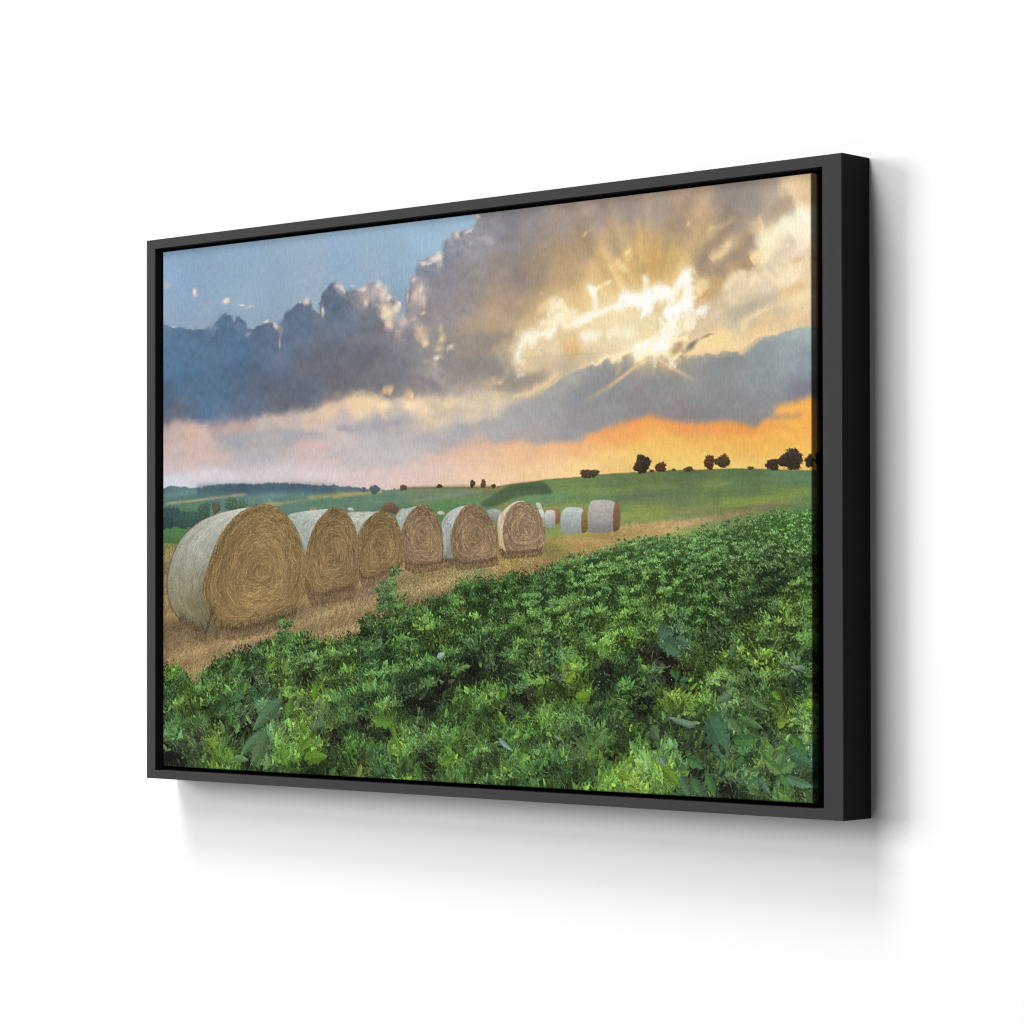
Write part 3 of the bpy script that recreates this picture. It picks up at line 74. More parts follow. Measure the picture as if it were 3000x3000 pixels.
 'wisp': [[[[.8983,.0207],[.8927,.0508],[.8844,.0842],[.8703,.1083],[.8562,.1377]],.04,146,130,114,.75],[[[.9288,.0694],[.9247,.0928],[.9123,.1135],[.89,.1228],[.876,.1314]],.034,156,138,116,.75],[[[.9261,.1203],[.9123,.1289],[.8942,.1336]],.016,176,146,108,.7],[[[.8858,.1533],[.876,.166],[.8619,.1783]],.016,196,160,108,.6],[[[.9804,.0241],[.9561,.0426],[.9357,.0567]],.03,160,144,130,.6],[[[.8703,.0754],[.8801,.0629],[.9039,.0421]],.012,206,178,136,.6],[[[.8788,.1145],[.8872,.1018],[.8984,.0894]],.018,240,210,158,.75],[[[.9233,.1166],[.9371,.1097]],.016,252,228,172,.8],[[[.9858,.0872],[.9657,.1116],[.948,.14]],.026,208,192,166,.6],[[[.9779,.1909],[.9426,.2006],[.9124,.2163]],.02,200,186,158,.65],[[[.9248,.1543],[.904,.1605],[.8845,.1738],[.8619,.2129]],.028,214,198,170,.45],[[[.9992,.0655],[.9724,.0702],[.9494,.0858],[.9371,.1046]],.03,253,242,212,.75],[[[.9979,.1292],[.9725,.1429],[.9535,.1576]],.016,250,232,192,.75],[[[.998,.1628],[.9725,.1734],[.9535,.1848]],.012,222,186,132,.6],[[[.998,.183],[.9657,.1912],[.9317,.2114],[.9041,.2309]],.018,248,224,176,.7],[[[.998,.2233],[.9454,.2384],[.8971,.2543]],.018,240,206,160,.6],[[[.9178,.1398],[.8984,.1478],[.8901,.1658]],.014,246,226,188,.7],[[[.8333,.0915],[.8362,.0709],[.8533,.0437]],.02,190,164,128,.5],[[[.7869,.0504],[.7855,.0854],[.7885,.1245]],.03,206,166,104,.5],[[[.7752,.0382],[.7782,.0739],[.7767,.109]],.016,226,192,130,.5],[[[.8419,.0125],[.829,.0421],[.8218,.0656]],.04,158,140,124,.5],[[[.9386,.2547],[.918,.2665],[.9041,.2721]],.01,248,208,150,.7],[[[.3176,.2406],[.3529,.2281],[.398,.2397],[.4389,.266]],.03,112,112,122,.5],[[[.3105,.2108],[.3529,.205],[.4048,.2232],[.4557,.2372]],.018,132,130,136,.45],[[[.5023,.2133],[.5318,.2253],[.5706,.2215],[.5866,.212]],.03,150,138,128,.7],[[[.4858,.2511],[.5056,.2715],[.5465,.2785],[.5786,.2701]],.03,138,132,130,.7],[[[.4641,.1249],[.5056,.1146],[.5544,.1275]],.03,136,130,134,.45],[[[.5383,.1702],[.5705,.1551],[.6024,.1512]],.026,186,162,134,.5],[[[.5138,.1901],[.5464,.1785],[.5865,.1936]],.026,190,168,136,.5],[[[.5138,.0857],[.5544,.0758],[.6023,.0542]],.03,158,152,152,.4],[[[.2999,.2935],[.3529,.284],[.4049,.2785],[.4558,.29],[.5057,.3126]],.022,112,112,120,.5],[[[.5219,.0532],[.5415,.0408],[.5544,.0462],[.5576,.0614]],.008,178,172,178,.7]],
 'weed': [[.3826,.6916,.3,62,104,44],[.3788,.6943,.27,62,104,44],[.3868,.6935,.27,62,104,44],[.3833,.6859,.24,62,104,44],[.3813,.6982,.3,62,104,44],[.3982,.6935,.3,70,112,48],[.3944,.6962,.27,70,112,48],[.4023,.6954,.27,70,112,48],[.3988,.6878,.24,70,112,48],[.3968,.7,.3,70,112,48],[.4119,.6896,.26,74,116,52],[.4081,.6923,.234,74,116,52],[.416,.6915,.234,74,116,52],[.4126,.6839,.208,74,116,52],[.4105,.6961,.26,74,116,52],[.3844,.6782,.26,52,88,48],[.3806,.6809,.234,52,88,48],[.3885,.6801,.234,52,88,48],[.385,.6725,.208,52,88,48],[.383,.6847,.26,52,88,48],[.3982,.6763,.24,62,104,44],[.3944,.679,.216,62,104,44],[.4023,.6782,.216,62,104,44],[.3988,.6706,.192,62,104,44],[.3968,.6828,.24,62,104,44],[.4102,.6782,.18,80,116,56],[.4064,.6809,.162,80,116,56],[.4143,.6801,.162,80,116,56],[.4108,.6725,.144,80,116,56],[.4088,.6847,.18,80,116,56],[.3913,.6648,.24,50,84,52],[.3875,.6675,.216,50,84,52],[.3954,.6667,.216,50,84,52],[.3919,.6591,.192,50,84,52],[.3899,.6713,.24,50,84,52],[.4033,.6629,.2,66,112,48],[.3995,.6656,.18,66,112,48],[.4074,.6649,.18,66,112,48],[.404,.6572,.16,66,112,48],[.4019,.6694,.2,66,112,48],[.3826,.6629,.16,60,100,48],[.3788,.6656,.144,60,100,48],[.3868,.6648,.144,60,100,48],[.3833,.6571,.128,60,100,48],[.3812,.6694,.16,60,100,48],[.3878,.6495,.18,52,92,52],[.384,.6522,.162,52,92,52],[.3919,.6514,.162,52,92,52],[.3885,.6438,.144,52,92,52],[.3864,.656,.18,52,92,52],[.4024,.6496,.16,72,124,52],[.3987,.6522,.144,72,124,52],[.4066,.6515,.144,72,124,52],[.4031,.6439,.128,72,124,52],[.4011,.6561,.16,72,124,52],[.3981,.64,.14,70,130,60],[.3944,.6427,.126,70,130,60],[.4023,.6419,.126,70,130,60],[.3988,.6343,.112,70,130,60],[.3968,.6465,.14,70,130,60],[.4033,.6343,.12,84,150,64],[.3995,.637,.108,84,150,64],[.4074,.6363,.108,84,150,64],[.404,.6286,.096,84,150,64],[.4019,.6408,.12,84,150,64],[.405,.6286,.12,70,150,90],[.4012,.6312,.108,70,150,90],[.4091,.6305,.108,70,150,90],[.4057,.6229,.096,70,150,90],[.4036,.6351,.12,70,150,90],[.4118,.6249,.1,80,160,100],[.4081,.6275,.09,80,160,100],[.4159,.6268,.09,80,160,100],[.4125,.6191,.08,80,160,100],[.4105,.6313,.1,80,160,100],[.4007,.6247,.08,86,160,64],[.3969,.6274,.072,86,160,64],[.4048,.6267,.072,86,160,64],[.4014,.619,.064,86,160,64],[.3993,.6312,.08,86,160,64],[.374,.659,.1,90,130,60],[.3701,.6617,.09,90,130,60],[.3781,.661,.09,90,130,60],[.3746,.6533,.08,90,130,60],[.3726,.6656,.1,90,130,60],[.4204,.6725,.12,110,140,60],[.4167,.6752,.108,110,140,60],[.4245,.6744,.108,110,140,60],[.4211,.6668,.096,110,140,60],[.419,.679,.12,110,140,60],[.2146,.7543,.3,60,100,48],[.2105,.7571,.27,60,100,48],[.219,.7562,.27,60,100,48],[.2153,.7483,.24,60,100,48],[.2238,.7561,.26,74,112,50],[.2198,.759,.234,74,112,50],[.2282,.758,.234,74,112,50],[.2246,.7502,.208,74,112,50],[.2091,.7445,.24,60,104,46],[.205,.7473,.216,60,104,46],[.2135,.7464,.216,60,104,46],[.2098,.7385,.192,60,104,46],[.222,.7403,.24,66,106,52],[.2179,.7431,.216,66,106,52],[.2264,.7422,.216,66,106,52],[.2227,.7344,.192,66,106,52],[.2127,.7286,.2,72,118,52],[.2087,.7314,.18,72,118,52],[.2172,.7305,.18,72,118,52],[.2135,.7226,.16,72,118,52],[.2238,.7265,.18,66,108,54],[.2198,.7293,.162,66,108,54],[.2282,.7284,.162,66,108,54],[.2246,.7205,.144,66,108,54],[.2146,.7167,.14,84,130,62],[.2105,.7195,.126,84,130,62],[.219,.7186,.126,84,130,62],[.2153,.7107,.112,84,130,62],[.2275,.7185,.1,80,122,60],[.2234,.7213,.09,80,122,60],[.2319,.7205,.09,80,122,60],[.2282,.7126,.08,80,122,60],[.2137,.7068,.07,96,140,70],[.2096,.7096,.063,96,140,70],[.2181,.7087,.063,96,140,70],[.2144,.7008,.056,96,140,70]],
 'furrow': [[1.0092,.6129],[.9791,.6298],[.9573,.6504],[.9376,.675],[.9132,.7054],[.8818,.739],[.8499,.7758],[.8129,.819],[.7848,.854]],
 'vp': [1.1737,.4757],
 'asp': 1.5409}
ASP = D['asp']
NX,NY=1240,804            # threads of the weave that carry ink
SS=2
W2,H2=NX*SS,NY*SS
rng=np.random.default_rng(7)

def fft_noise(h,w,beta,seed,sx=1.0,sy=1.0,k0=1.5):
    r=np.random.default_rng(seed)
    ky=np.fft.fftfreq(h)[:,None]*h*sy
    kx=np.fft.rfftfreq(w)[None]*h*sx
    a=(kx*kx+ky*ky+k0*k0)**(-beta/2); a[0,0]=0
    n=np.fft.irfft2(np.fft.rfft2(r.standard_normal((h,w)))*a,s=(h,w))
    return ((n-n.mean())/n.std()).astype(np.float32)
def blur(a,sy,sx=None):
    if sx is None: sx=sy
    h,w=a.shape[:2]; p=int(3*max(sx,sy))+1
    b=np.pad(a,((p,p),(p,p))+((0,0),)*(a.ndim-2),mode='edge')
    H_,W_=b.shape[:2]
    gy=np.exp(-2*(np.pi*np.fft.fftfreq(H_)*sy)**2)[:,None]
    gx=np.exp(-2*(np.pi*np.fft.rfftfreq(W_)*sx)**2)[None]
    def f(c): return np.fft.irfft2(np.fft.rfft2(c)*gy*gx,s=(H_,W_))[p:p+h,p:p+w].astype(np.float32)
    return f(b) if a.ndim==2 else np.stack([f(b[...,i]) for i in range(a.shape[2])],-1)
def sample(a,u,v):
    h,w=a.shape[:2]
    x=np.clip(u*w-.5,0,w-1.001); y=np.clip(v*h-.5,0,h-1.001)
    i=x.astype(np.int32); j=y.astype(np.int32); fx=(x-i).astype(np.float32); fy=(y-j).astype(np.float32)
    if a.ndim==3: fx=fx[...,None]; fy=fy[...,None]
    return (a[j,i]*(1-fx)+a[j,i+1]*fx)*(1-fy)+(a[j+1,i]*(1-fx)+a[j+1,i+1]*fx)*fy
def grid(h,w):
    v,u=np.mgrid[0:h,0:w].astype(np.float32)
    return (u+.5)/w,(v+.5)/h
def field(pts,h,w,power=2.2,eps=.006,ay=1.0):
    p=np.array(pts,np.float32); u,v=grid(h,w); u=u.ravel()*ASP; v=v.ravel()
    out=np.zeros((h*w,3),np.float32)
    for s in range(0,h*w,20000):
        d=(u[s:s+20000,None]-p[None,:,0]*ASP)**2+(ay*(v[s:s+20000,None]-p[None,:,1]))**2
        k=(d+eps*eps)**(-power); k/=k.sum(1,keepdims=True)
        out[s:s+20000]=k@p[:,2:5]
    return out.reshape(h,w,3)
def fill(poly,h,w):
    """even-odd scan fill of a closed outline given in picture units -> 0/1"""
    p=np.array(poly,np.float64)*[w,h]-.5
    tog=np.zeros((h,w+1),np.int32)
    for a,b in zip(p,np.roll(p,-1,0)):
        if a[1]==b[1]: continue
        if a[1]>b[1]: a,b=b,a
        y=np.arange(max(0,int(np.ceil(a[1]))),min(h-1,int(np.ceil(b[1]))-1)+1)
        if not len(y): continue
        x=a[0]+(y-a[1])*(b[0]-a[0])/(b[1]-a[1])
        np.add.at(tog,(y,np.clip(np.ceil(x),0,w).astype(int)),1)
    return (np.cumsum(tog,1)[:,:w]%2).astype(np.float32)
def dense(pts,n,closed=False):
    p=np.array(pts,np.float64)
    if closed: p=np.vstack([p,p[:1]])
    s=np.r_[0,np.cumsum(np.hypot(np.diff(p[:,0])*ASP,np.diff(p[:,1])))]
    t=np.linspace(0,s[-1],n)
    return np.c_[np.interp(t,s,p[:,0]),np.interp(t,s,p[:,1])]
def smooth(pts,k=2,closed=False):
    p=np.array(pts,np.float64)
    for _ in range(k):                                  # corner cutting
        q=np.roll(p,-1,0) if closed else p[1:]
        a=p if closed else p[:-1]
        m=np.empty((2*len(a),2)); m[0::2]=a*.75+q*.25; m[1::2]=a*.25+q*.75
        if not closed: m=np.vstack([p[:1],m,p[-1:]])
        p=m
    return p
def sstep(a,b,x):
    t=np.clip((x-a)/(b-a),0,1); return t*t*(3-2*t)
def mixin(img,m,col):
    m=m[...,None]; img+=m*(np.asarray(col,np.float32)-img)
def segdist(u,v,pl):
    d=np.full(u.shape,9.,np.float32); t=np.zeros(u.shape,np.float32); n=len(pl)-1
    for i,(a,b) in enumerate(zip(pl[:-1],pl[1:])):
        ax,ay=a[0]*ASP,a[1]; bx,by=b[0]*ASP-ax,b[1]-ay
        s=np.clip(((u*ASP-ax)*bx+(v-ay)*by)/(bx*bx+by*by+1e-12),0,1)
        e=np.hypot(u*ASP-ax-s*bx,v-ay-s*by); k=e<d
        d=np.where(k,e,d); t=np.where(k,(i+s)/n,t)
    return d,t

def paint_sky():
    h,w=NY,NX; u,v=grid(h,w)
    # slow and fine turbulence, longer across than down like lit cloud
    n1=fft_noise(h,w,1.9,1); n2=fft_noise(h,w,1.9,2); f1=fft_noise(h,w,1.7,3,k0=7); f2=fft_noise(h,w,1.6,4,k0=7)
    st=fft_noise(h,w,1.7,5,sx=1.7,sy=.5)
    def warp(a,b): return u+(a*n1+b*f1)/ASP, v+(a*n2+b*f2)
    Q=4
    blue=field(D['blue'],h//Q,w//Q,1.4,.03); dark=field(D['dark'],h//Q,w//Q,2.0,.02)
    low=field(D['low'],h//Q,w//Q,2.0,.014); flat=field(D['low'],h//Q,w//Q,1.8,.050,3.4)
    kf=sstep(.345,.40,grid(h//Q,w//Q)[1])[...,None]; low=low*(1-kf)+flat*kf; fb=field(D['fband'],h//Q,w//Q,2.0,.02)
    uu,vv=warp(.007,.0025); vv=v+(vv-v)*(1-.6*sstep(.36,.42,v)); low_=sample(low,uu,vv)
    uu,vv=warp(.010,.005); dark_=sample(dark,uu,vv); fb_=sample(fb,uu,vv)
    uu,vv=warp(.008,.004); blue_=sample(blue,uu,vv)
    sx,sy=D['sun']; an=np.arctan2(v-sy,(u-sx)*ASP); rr=np.hypot((u-sx)*ASP,v-sy)
    fan1=blur(np.tile(fft_noise(8,1440,1.3,8)[3],(3,1)),.01,7)[1]; fan1=fan1/fan1.std(); fan=np.interp(an.ravel(),np.linspace(-np.pi,np.pi,1440),fan1).reshape(h,w).astype(np.float32)
    fan_=fan.copy(); fan=np.clip(fan,-1.8,1.8)*sstep(.05,.16,rr)*np.exp(-(rr/.50)**2)*(sstep(.10,-.35,np.sin(an)*1.0) if False else np.where(np.sin(an)<0,1,.35))
    # billow relief inside the clouds
    rel=f1*.4+n2*.8; rel=np.roll(rel,5,0)-np.roll(rel,-5,0); rel/=rel.std()
    dark_*=(1+.022*rel+.055*n1)[...,None]; fb_*=(1+.012*rel+.012*st+.010*fan)[...,None]; fb_*=np.array((1.035,1.03,1.0),np.float32)
    low_*=(1+.010*rel+.016*st)[...,None]; rot=sample(fft_noise(h,w,1.7,6,sx=2.2,sy=.4),(u*.80+v*.62/ASP*1.0)%1,(v*.80-(-u*ASP)*.42)%1)
    blue_=blue_*(1+.030*np.clip(fan_,-1.5,1.5)[...,None])*(1+.012*st+.006*np.clip(rot,-1.5,2)*sstep(.45,.05,v*0+.2))[...,None]; blue_+=(blue_.mean(-1,keepdims=True)-blue_)*.10
    gold=sstep(.45,.62,u)*(1-sstep(.26,.32,v)); low_=low_*(1+.030*fan*(v<.34)+.012*rot*gold+.045*n1*gold)[...,None]
    m_c=fill(D['cumulus'],h,w)
    uu,vv=warp(.0012,.0018); m_c=sample(blur(m_c,1.0),uu,vv)
    m_s=fill(D['darksoft'],h,w); uu,vv=warp(.007,.0022); m_s=sample(blur(m_s,5,14),uu,vv)
    img=blue_.copy()
    mixin(img,m_c,low_)
    md=m_c*m_s; img+=md[...,None]*(dark_-img)
    # tops nearest the sun catch its light along their outline
    near=np.clip(m_c-sample(blur(fill(D['cumulus'],h,w),9),u,v),0,1)*2; k=np.exp(-((u-.40)/.10)**2)+.25*np.exp(-((u-.15)/.2)**2)
    mixin(img,np.clip(near*(.8+.5*f1),0,1)*np.clip(k,0,1)*.75*(v<.3),(232,214,198))
    # streaks of cloud low over the horizon
    uw,vw=warp(.004,.002)
    for pl,wd,r,g,b,a in D['streak']:
        d,t=segdist(uw,vw,pl); m=a*np.exp(-(d/(wd*.55))**2)*sstep(0,.15,t)*sstep(0,.15,1-t)
        mixin(img,m,(r,g,b))
    # long dark band under the sun
    m=fill(D['fpoly'],h,w); uu,vv=warp(.0014,.0010)
    crisp=sample(blur(m,1.4),uu,vv); uu,vv=warp(.004,.0015); soft=sample(blur(m,4,9),uu,vv); under=sstep(.315,.335,v); crisp=crisp*(1-under)+sample(blur(m,3.2,6),uu,vv)*under
    k=sstep(.52,.70,u); m=soft*(1-k)+crisp*k; m=m*sstep(.50,.61,u+.03*n1)
    rim=np.clip(blur(m,3)-m,0,1)*k
    img+=m[...,None]*(fb_-img)
    mixin(img,np.clip(rim*1.3,0,.55)*sstep(.31,.33,v),(240,140,70))
    mixin(img,np.clip(rim*1.2,0,.5)*(1-sstep(.31,.33,v)),(252,220,165))
    # sunlit tops and gaps
    uw,vw=warp(.0022,.0022)
    def blob(L,edge,grow=1.0):
        for x,y,rx,ry,ro,r,g,b,a in L:
            rx,ry=rx*grow,ry*grow
            R=max(rx,ry)*2.2+.01
            i0,i1=int(max(0,(x-R)*w)),int(min(w,(x+R)*w)); j0,j1=int(max(0,(y-R*1.6)*h)),int(min(h,(y+R*1.6)*h))
            if i1<=i0 or j1<=j0: continue
            s=np.s_[j0:j1,i0:i1]; dx=(uw[s]-x)*ASP; dy=vw[s]-y; c,sn=np.cos(ro),np.sin(ro)
            X=(dx*c+dy*sn)/(rx*ASP+1e-6); Y=(-dx*sn+dy*c)/(ry+1e-6)
            q=np.sqrt(X*X+Y*Y)+.11*f2[s]+.06*n1[s]
            m=a*(1-sstep(edge,1.30,q)); sub=img[s]; mixin(sub,m,(r,g,b))
    def puffs():
        """heads of cumulus along the crisp outline, each overlapping the last and lit on the sunward rim"""
        r=np.random.default_rng(9); E=dense(D['cumulus'][:-4],420)
        for lay in range(4):
            for q in range(420):
                x,y=E[q]; nx_,ny_=E[min(q+3,419)]-E[max(q-3,0)]; l=np.hypot(nx_*ASP,ny_)+1e-9; nx_,ny_=-ny_/l,nx_*ASP/l
                if r.uniform()<.45 or x<0: continue
                R_=r.uniform(.006,.017)*(1-.05*lay); off=(.35+lay*.85)*R_+r.uniform(0,.006)
                x2,y2=x+nx_*off/ASP*1.0,y+ny_*off
                k=np.exp(-((x-.395)/.085)**2)*(1-.16*lay)+.30*np.exp(-((x-.50)/.05)**2)+.16
                i0,i1=int(max(0,(x2-R_)*w)),int(min(w,(x2+R_)*w+2)); j0,j1=int(max(0,(y2-R_*1.2)*h)),int(min(h,(y2+R_*1.2)*h+2))
                if i1<=i0+1 or j1<=j0+1: continue
                sl=np.s_[j0:j1,i0:i1]; dx=(uw[sl]-x2)*ASP/R_; dy=(vw[sl]-y2)/R_; dd=np.hypot(dx,dy)
                lit=np.clip(.30+.75*(.55*dx-.70*dy),0,1)**2.0*np.clip(dd*1.1,0,1)*k
                base=dark_[sl]*(.985+.05*r.standard_normal()*.5); col=base+lit[...,None]*(np.array((244,226,206),np.float32)-base)
                mm=(1-sstep(.62,1.0,dd))*(.85-.12*lay)*np.clip(md[sl]+.35*(dy<.3),0,1)
                img[sl]+=mm[...,None]*(col-img[sl])
    blob(D['hi'][:10],.15,1.1); puffs(); blob(D['hi'][10:],-.05,1.30)
    for pl,wd,r,g,b,a in D['ribbon']:
        d,t=segdist(uw,vw,pl); q=d/(wd*.64)*np.clip(1+.26*f2,.35,2)+.16*f1
        mixin(img,.30*a*np.exp(-(d/(wd*1.35))**2),(252,230,182))
        mixin(img,a*(1-sstep(.05,1.30,q)),(r,g,b))
    for pl,wd,r,g,b,a in D['wisp']:
        d,t=segdist(uw+.004*n1,vw+.004*n2,smooth(pl,2)); q=d/(wd*.5)*np.clip(1+.25*f2,.35,2)+.22*f1+.12*rot
        mixin(img,a*np.exp(-np.clip(q,0,9)**2*1.1)*sstep(0,.22,t)*sstep(0,.22,1-t),(r,g,b))
    blob(D['darkcl'],-.05,1.15)
    # sun glow and its rays
    sx,sy=D['sun']; d=np.hypot((u-sx)*ASP,v-sy+.004)
    mixin(img,.34*np.exp(-(d/.024)**2),(255,226,150)); mixin(img,np.clip(1.5*np.exp(-(np.hypot((uw-sx-.004)*ASP*.50,(vw-sy+.004+(uw-sx)*.10)*1.7)/.0155)**2),0,1),(255,255,252))
    for ang,ln in ((.55,.040),(1.25,.022),(1.9,.026),(2.55,.05),(3.6,.03),(-.4,.03),(-1.1,.03),(-2.0,.03)):
        e=(sx+ln*np.cos(ang)/ASP,sy+ln*np.sin(ang)); dd,t=segdist(u,v,[(sx,sy),e]); mixin(img,np.clip(1.2*np.exp(-(dd/(.0022*(1.15-t)))**2)*(1-t),0,1),(255,246,210))
    for pl,wd,r,g,b,a in D['rays']:
        d,t=segdist(u,v,pl); mixin(img,np.clip(a*1.25*np.exp(-(d/(wd*.48*(.7+.7*t)))**2)*(1-t)**.8,0,1),(r,g,b))
    return img

def splat(img,x,y,c):
    xi=np.rint(x).astype(np.int32).ravel(); yi=np.rint(y).astype(np.int32).ravel()
    k=(xi>=0)&(xi<img.shape[1])&(yi>=0)&(yi<img.shape[0])
    img[yi[k],xi[k]]=c.reshape(-1,3)[k]
def up2(a):
    u,v=grid(a.shape[0]*SS,a.shape[1]*SS); return sample(a,u,v)

def paint_land(img):
    h,w=H2,W2; u,v=grid(h,w)
    n=fft_noise(h,w,1.5,11,sx=2.4,sy=.35); g=fft_noise(h,w,.6,12)
    nn=fft_noise(h,w,1.6,14)
    land=field(D['land'],h//8,w//8,1.9,.022,3.2); land=sample(land,u+.006*nn,v+.002*nn)
    band=fft_noise(h,w,1.5,15,sx=5,sy=.22); land=land*.90+land.mean(-1,keepdims=True)*.10; land=land+(sstep(.40,.55,u))[...,None]*np.array((7,1,-2),np.float32)+(band*sstep(.46,.50,v)*sstep(.25,.55,u))[...,None]*np.array((5.5,3.0,-3.5),np.float32); land*=(1+.030*n+.035*g+.035*band*sstep(.46,.50,v))[...,None]
    ed=fft_noise(h,w,.9,13)
    m=sample(fill(D['ridge'],h,w),u+.0006*ed,v+.0009*ed); m=blur(m,.8); img+=m[...,None]*(land-img)
    # far fields and their borders
    hm=blur(fill(D['hill'],h,w),1.0)
    def lines(L):
        for pl,wd,r,g_,b,a in L:
            P_=np.array(pl); j0=int(max(0,(P_[:,1].min()-.05)*h)); j1=int(min(h,(P_[:,1].max()+.05)*h))
            i0=int(max(0,(P_[:,0].min()-.02)*w)); i1=int(min(w,(P_[:,0].max()+.02)*w)); s=np.s_[j0:j1,i0:i1]
            d,t=segdist(u[s],v[s]+.0006*n[s],pl); q=a*np.exp(-(d/(wd*.55))**2)*sstep(0,.06,t)*sstep(0,.06,1-t)
            sub=img[s]; mixin(sub,q,np.array((r,g_,b))*(1+.05*g[s][...,None]))
    lines(D['lines'][:5])
    img+=hm[...,None]*(land-img)
    lines(D['lines'][5:])
    m=blur(fill(smooth(D['darkfield'],1,True),h,w),2.6); mixin(img,m*.85,np.array((72,92,66))*(1+.05*n+.05*g)[...,None])
    m=np.clip(hm-blur(hm,2,4),0,1)*(u>.42)*(v<.6); mixin(img,np.clip(m*1.6,0,.5),(120,96,58))
    return n,g,nn

def paint_trees(img,L,leafy=1.0):
    r=np.random.default_rng(21)
    for x,y,rx,ry,ro,cr,cg,cb,a in L:
        W_,H_=rx*W2,ry*H2; n=int(min(9000,120+W_*H_*3.4))
        ang=r.uniform(0,2*np.pi,n); rad=np.sqrt(r.uniform(0,1,n))
        lob=.92+.13*np.sin(ang*3+r.uniform(0,6))+.08*np.sin(ang*4+r.uniform(0,6))+.05*np.sin(ang*9+r.uniform(0,6))+.10*r.standard_normal(n)
        px_=x*W2+W_*rad*lob*np.cos(ang); py_=y*H2+H_*rad*lob*np.sin(ang)
        py_=np.minimum(py_,y*H2+H_*.97)
        kb=.55 if x>.45 else .0; col=(np.array((cr,cg,cb))*(1-kb)+np.array((52,52,42))*kb)*(1+.16*r.standard_normal((n,1))-.12*(np.sin(ang)*rad)[:,None])
        o=np.argsort(-rad+.6*r.uniform(0,1,n)); s=1
        ox,oy=np.meshgrid(np.arange(-s,s+1),np.arange(-s,s+1)); k=(ox**2+oy**2)<=s*s+.5
        ox=ox[k];oy=oy[k]
        splat(img,(px_[o][:,None]+ox),(py_[o][:,None]+oy),np.repeat(np.clip(col[o],0,255)[:,None],len(ox),1))

def strokes(img,x,y,dx,dy,bend,col,n=14,wd=1,fade=None):
    """many short bent hairs, later ones over earlier ones"""
    t=np.linspace(0,1,n)[None]
    X=x[:,None]+dx[:,None]*t-bend[:,None]*dy[:,None]*t*t; Y=y[:,None]+dy[:,None]*t+bend[:,None]*dx[:,None]*t*t
    C=np.repeat(col[:,None],n,1)
    if fade is not None: C=C*(fade[0]+(fade[1]-fade[0])*t)[...,None]
    for k in range(wd): splat(img,X+k,Y,np.clip(C,0,255))

def paint_stubble(img,n,g,nn):
    h,w=H2,W2; u,v=grid(h,w); r=np.random.default_rng(31)
    st=field(D['stub'],h//8,w//8,1.9,.022,2.2); st=sample(st,u+.004*nn,v+.003*nn)
    base=st*(1+.06*n+.07*g)[...,None]
    m=blur(fill(D['path'],h,w),3); m=sample(m,u+.001*nn,v+.0012*g); img+=m[...,None]*(base-img)
    M=fill(D['path'],h,w)
    N=110000; x=r.uniform(0,.62,N); y=r.uniform(.55,.88,N)
    k=M[(y*h).astype(int),(x*w).astype(int)]>.5; x,y=x[k],y[k]; o=np.argsort(y); x,y=x[o],y[o]
    per=np.clip((y-.50)/.30,.08,1)*np.clip(1.15-x*1.5,.25,1)
    L=per*r.uniform(12,50,len(x)); a=np.pi*(.33+.06*r.standard_normal(len(x))+.05*np.sin(x*40+y*30))
    c=(sample(st,x,y)*np.array((1.01,1.04,1.03))+np.array((5,6,4)))*(1+.19*r.standard_normal(len(x)))[:,None]*np.array((1.0,1,1.04))
    row=np.sin((y*1.0+x*.33)*150)                       # swaths left by the mower
    c*=(1+.10*row)[:,None]
    strokes(img,x*w,y*h,np.cos(a)*L,-np.sin(a)*L,r.uniform(-.25,.5,len(x)),c,16,1,(.66,1.20))

def outline(face,cen,th):
    p=smooth(face,2,True); a=np.arctan2(p[:,1]-cen[1],(p[:,0]-cen[0])*ASP); q=np.hypot(p[:,1]-cen[1],(p[:,0]-cen[0])*ASP)
    o=np.argsort(a); a=a[o];q=q[o]
    a=np.r_[a-2*np.pi,a,a+2*np.pi]; q=np.r_[q,q,q]
    return np.interp((th+np.pi)%(2*np.pi)-np.pi,a,q)

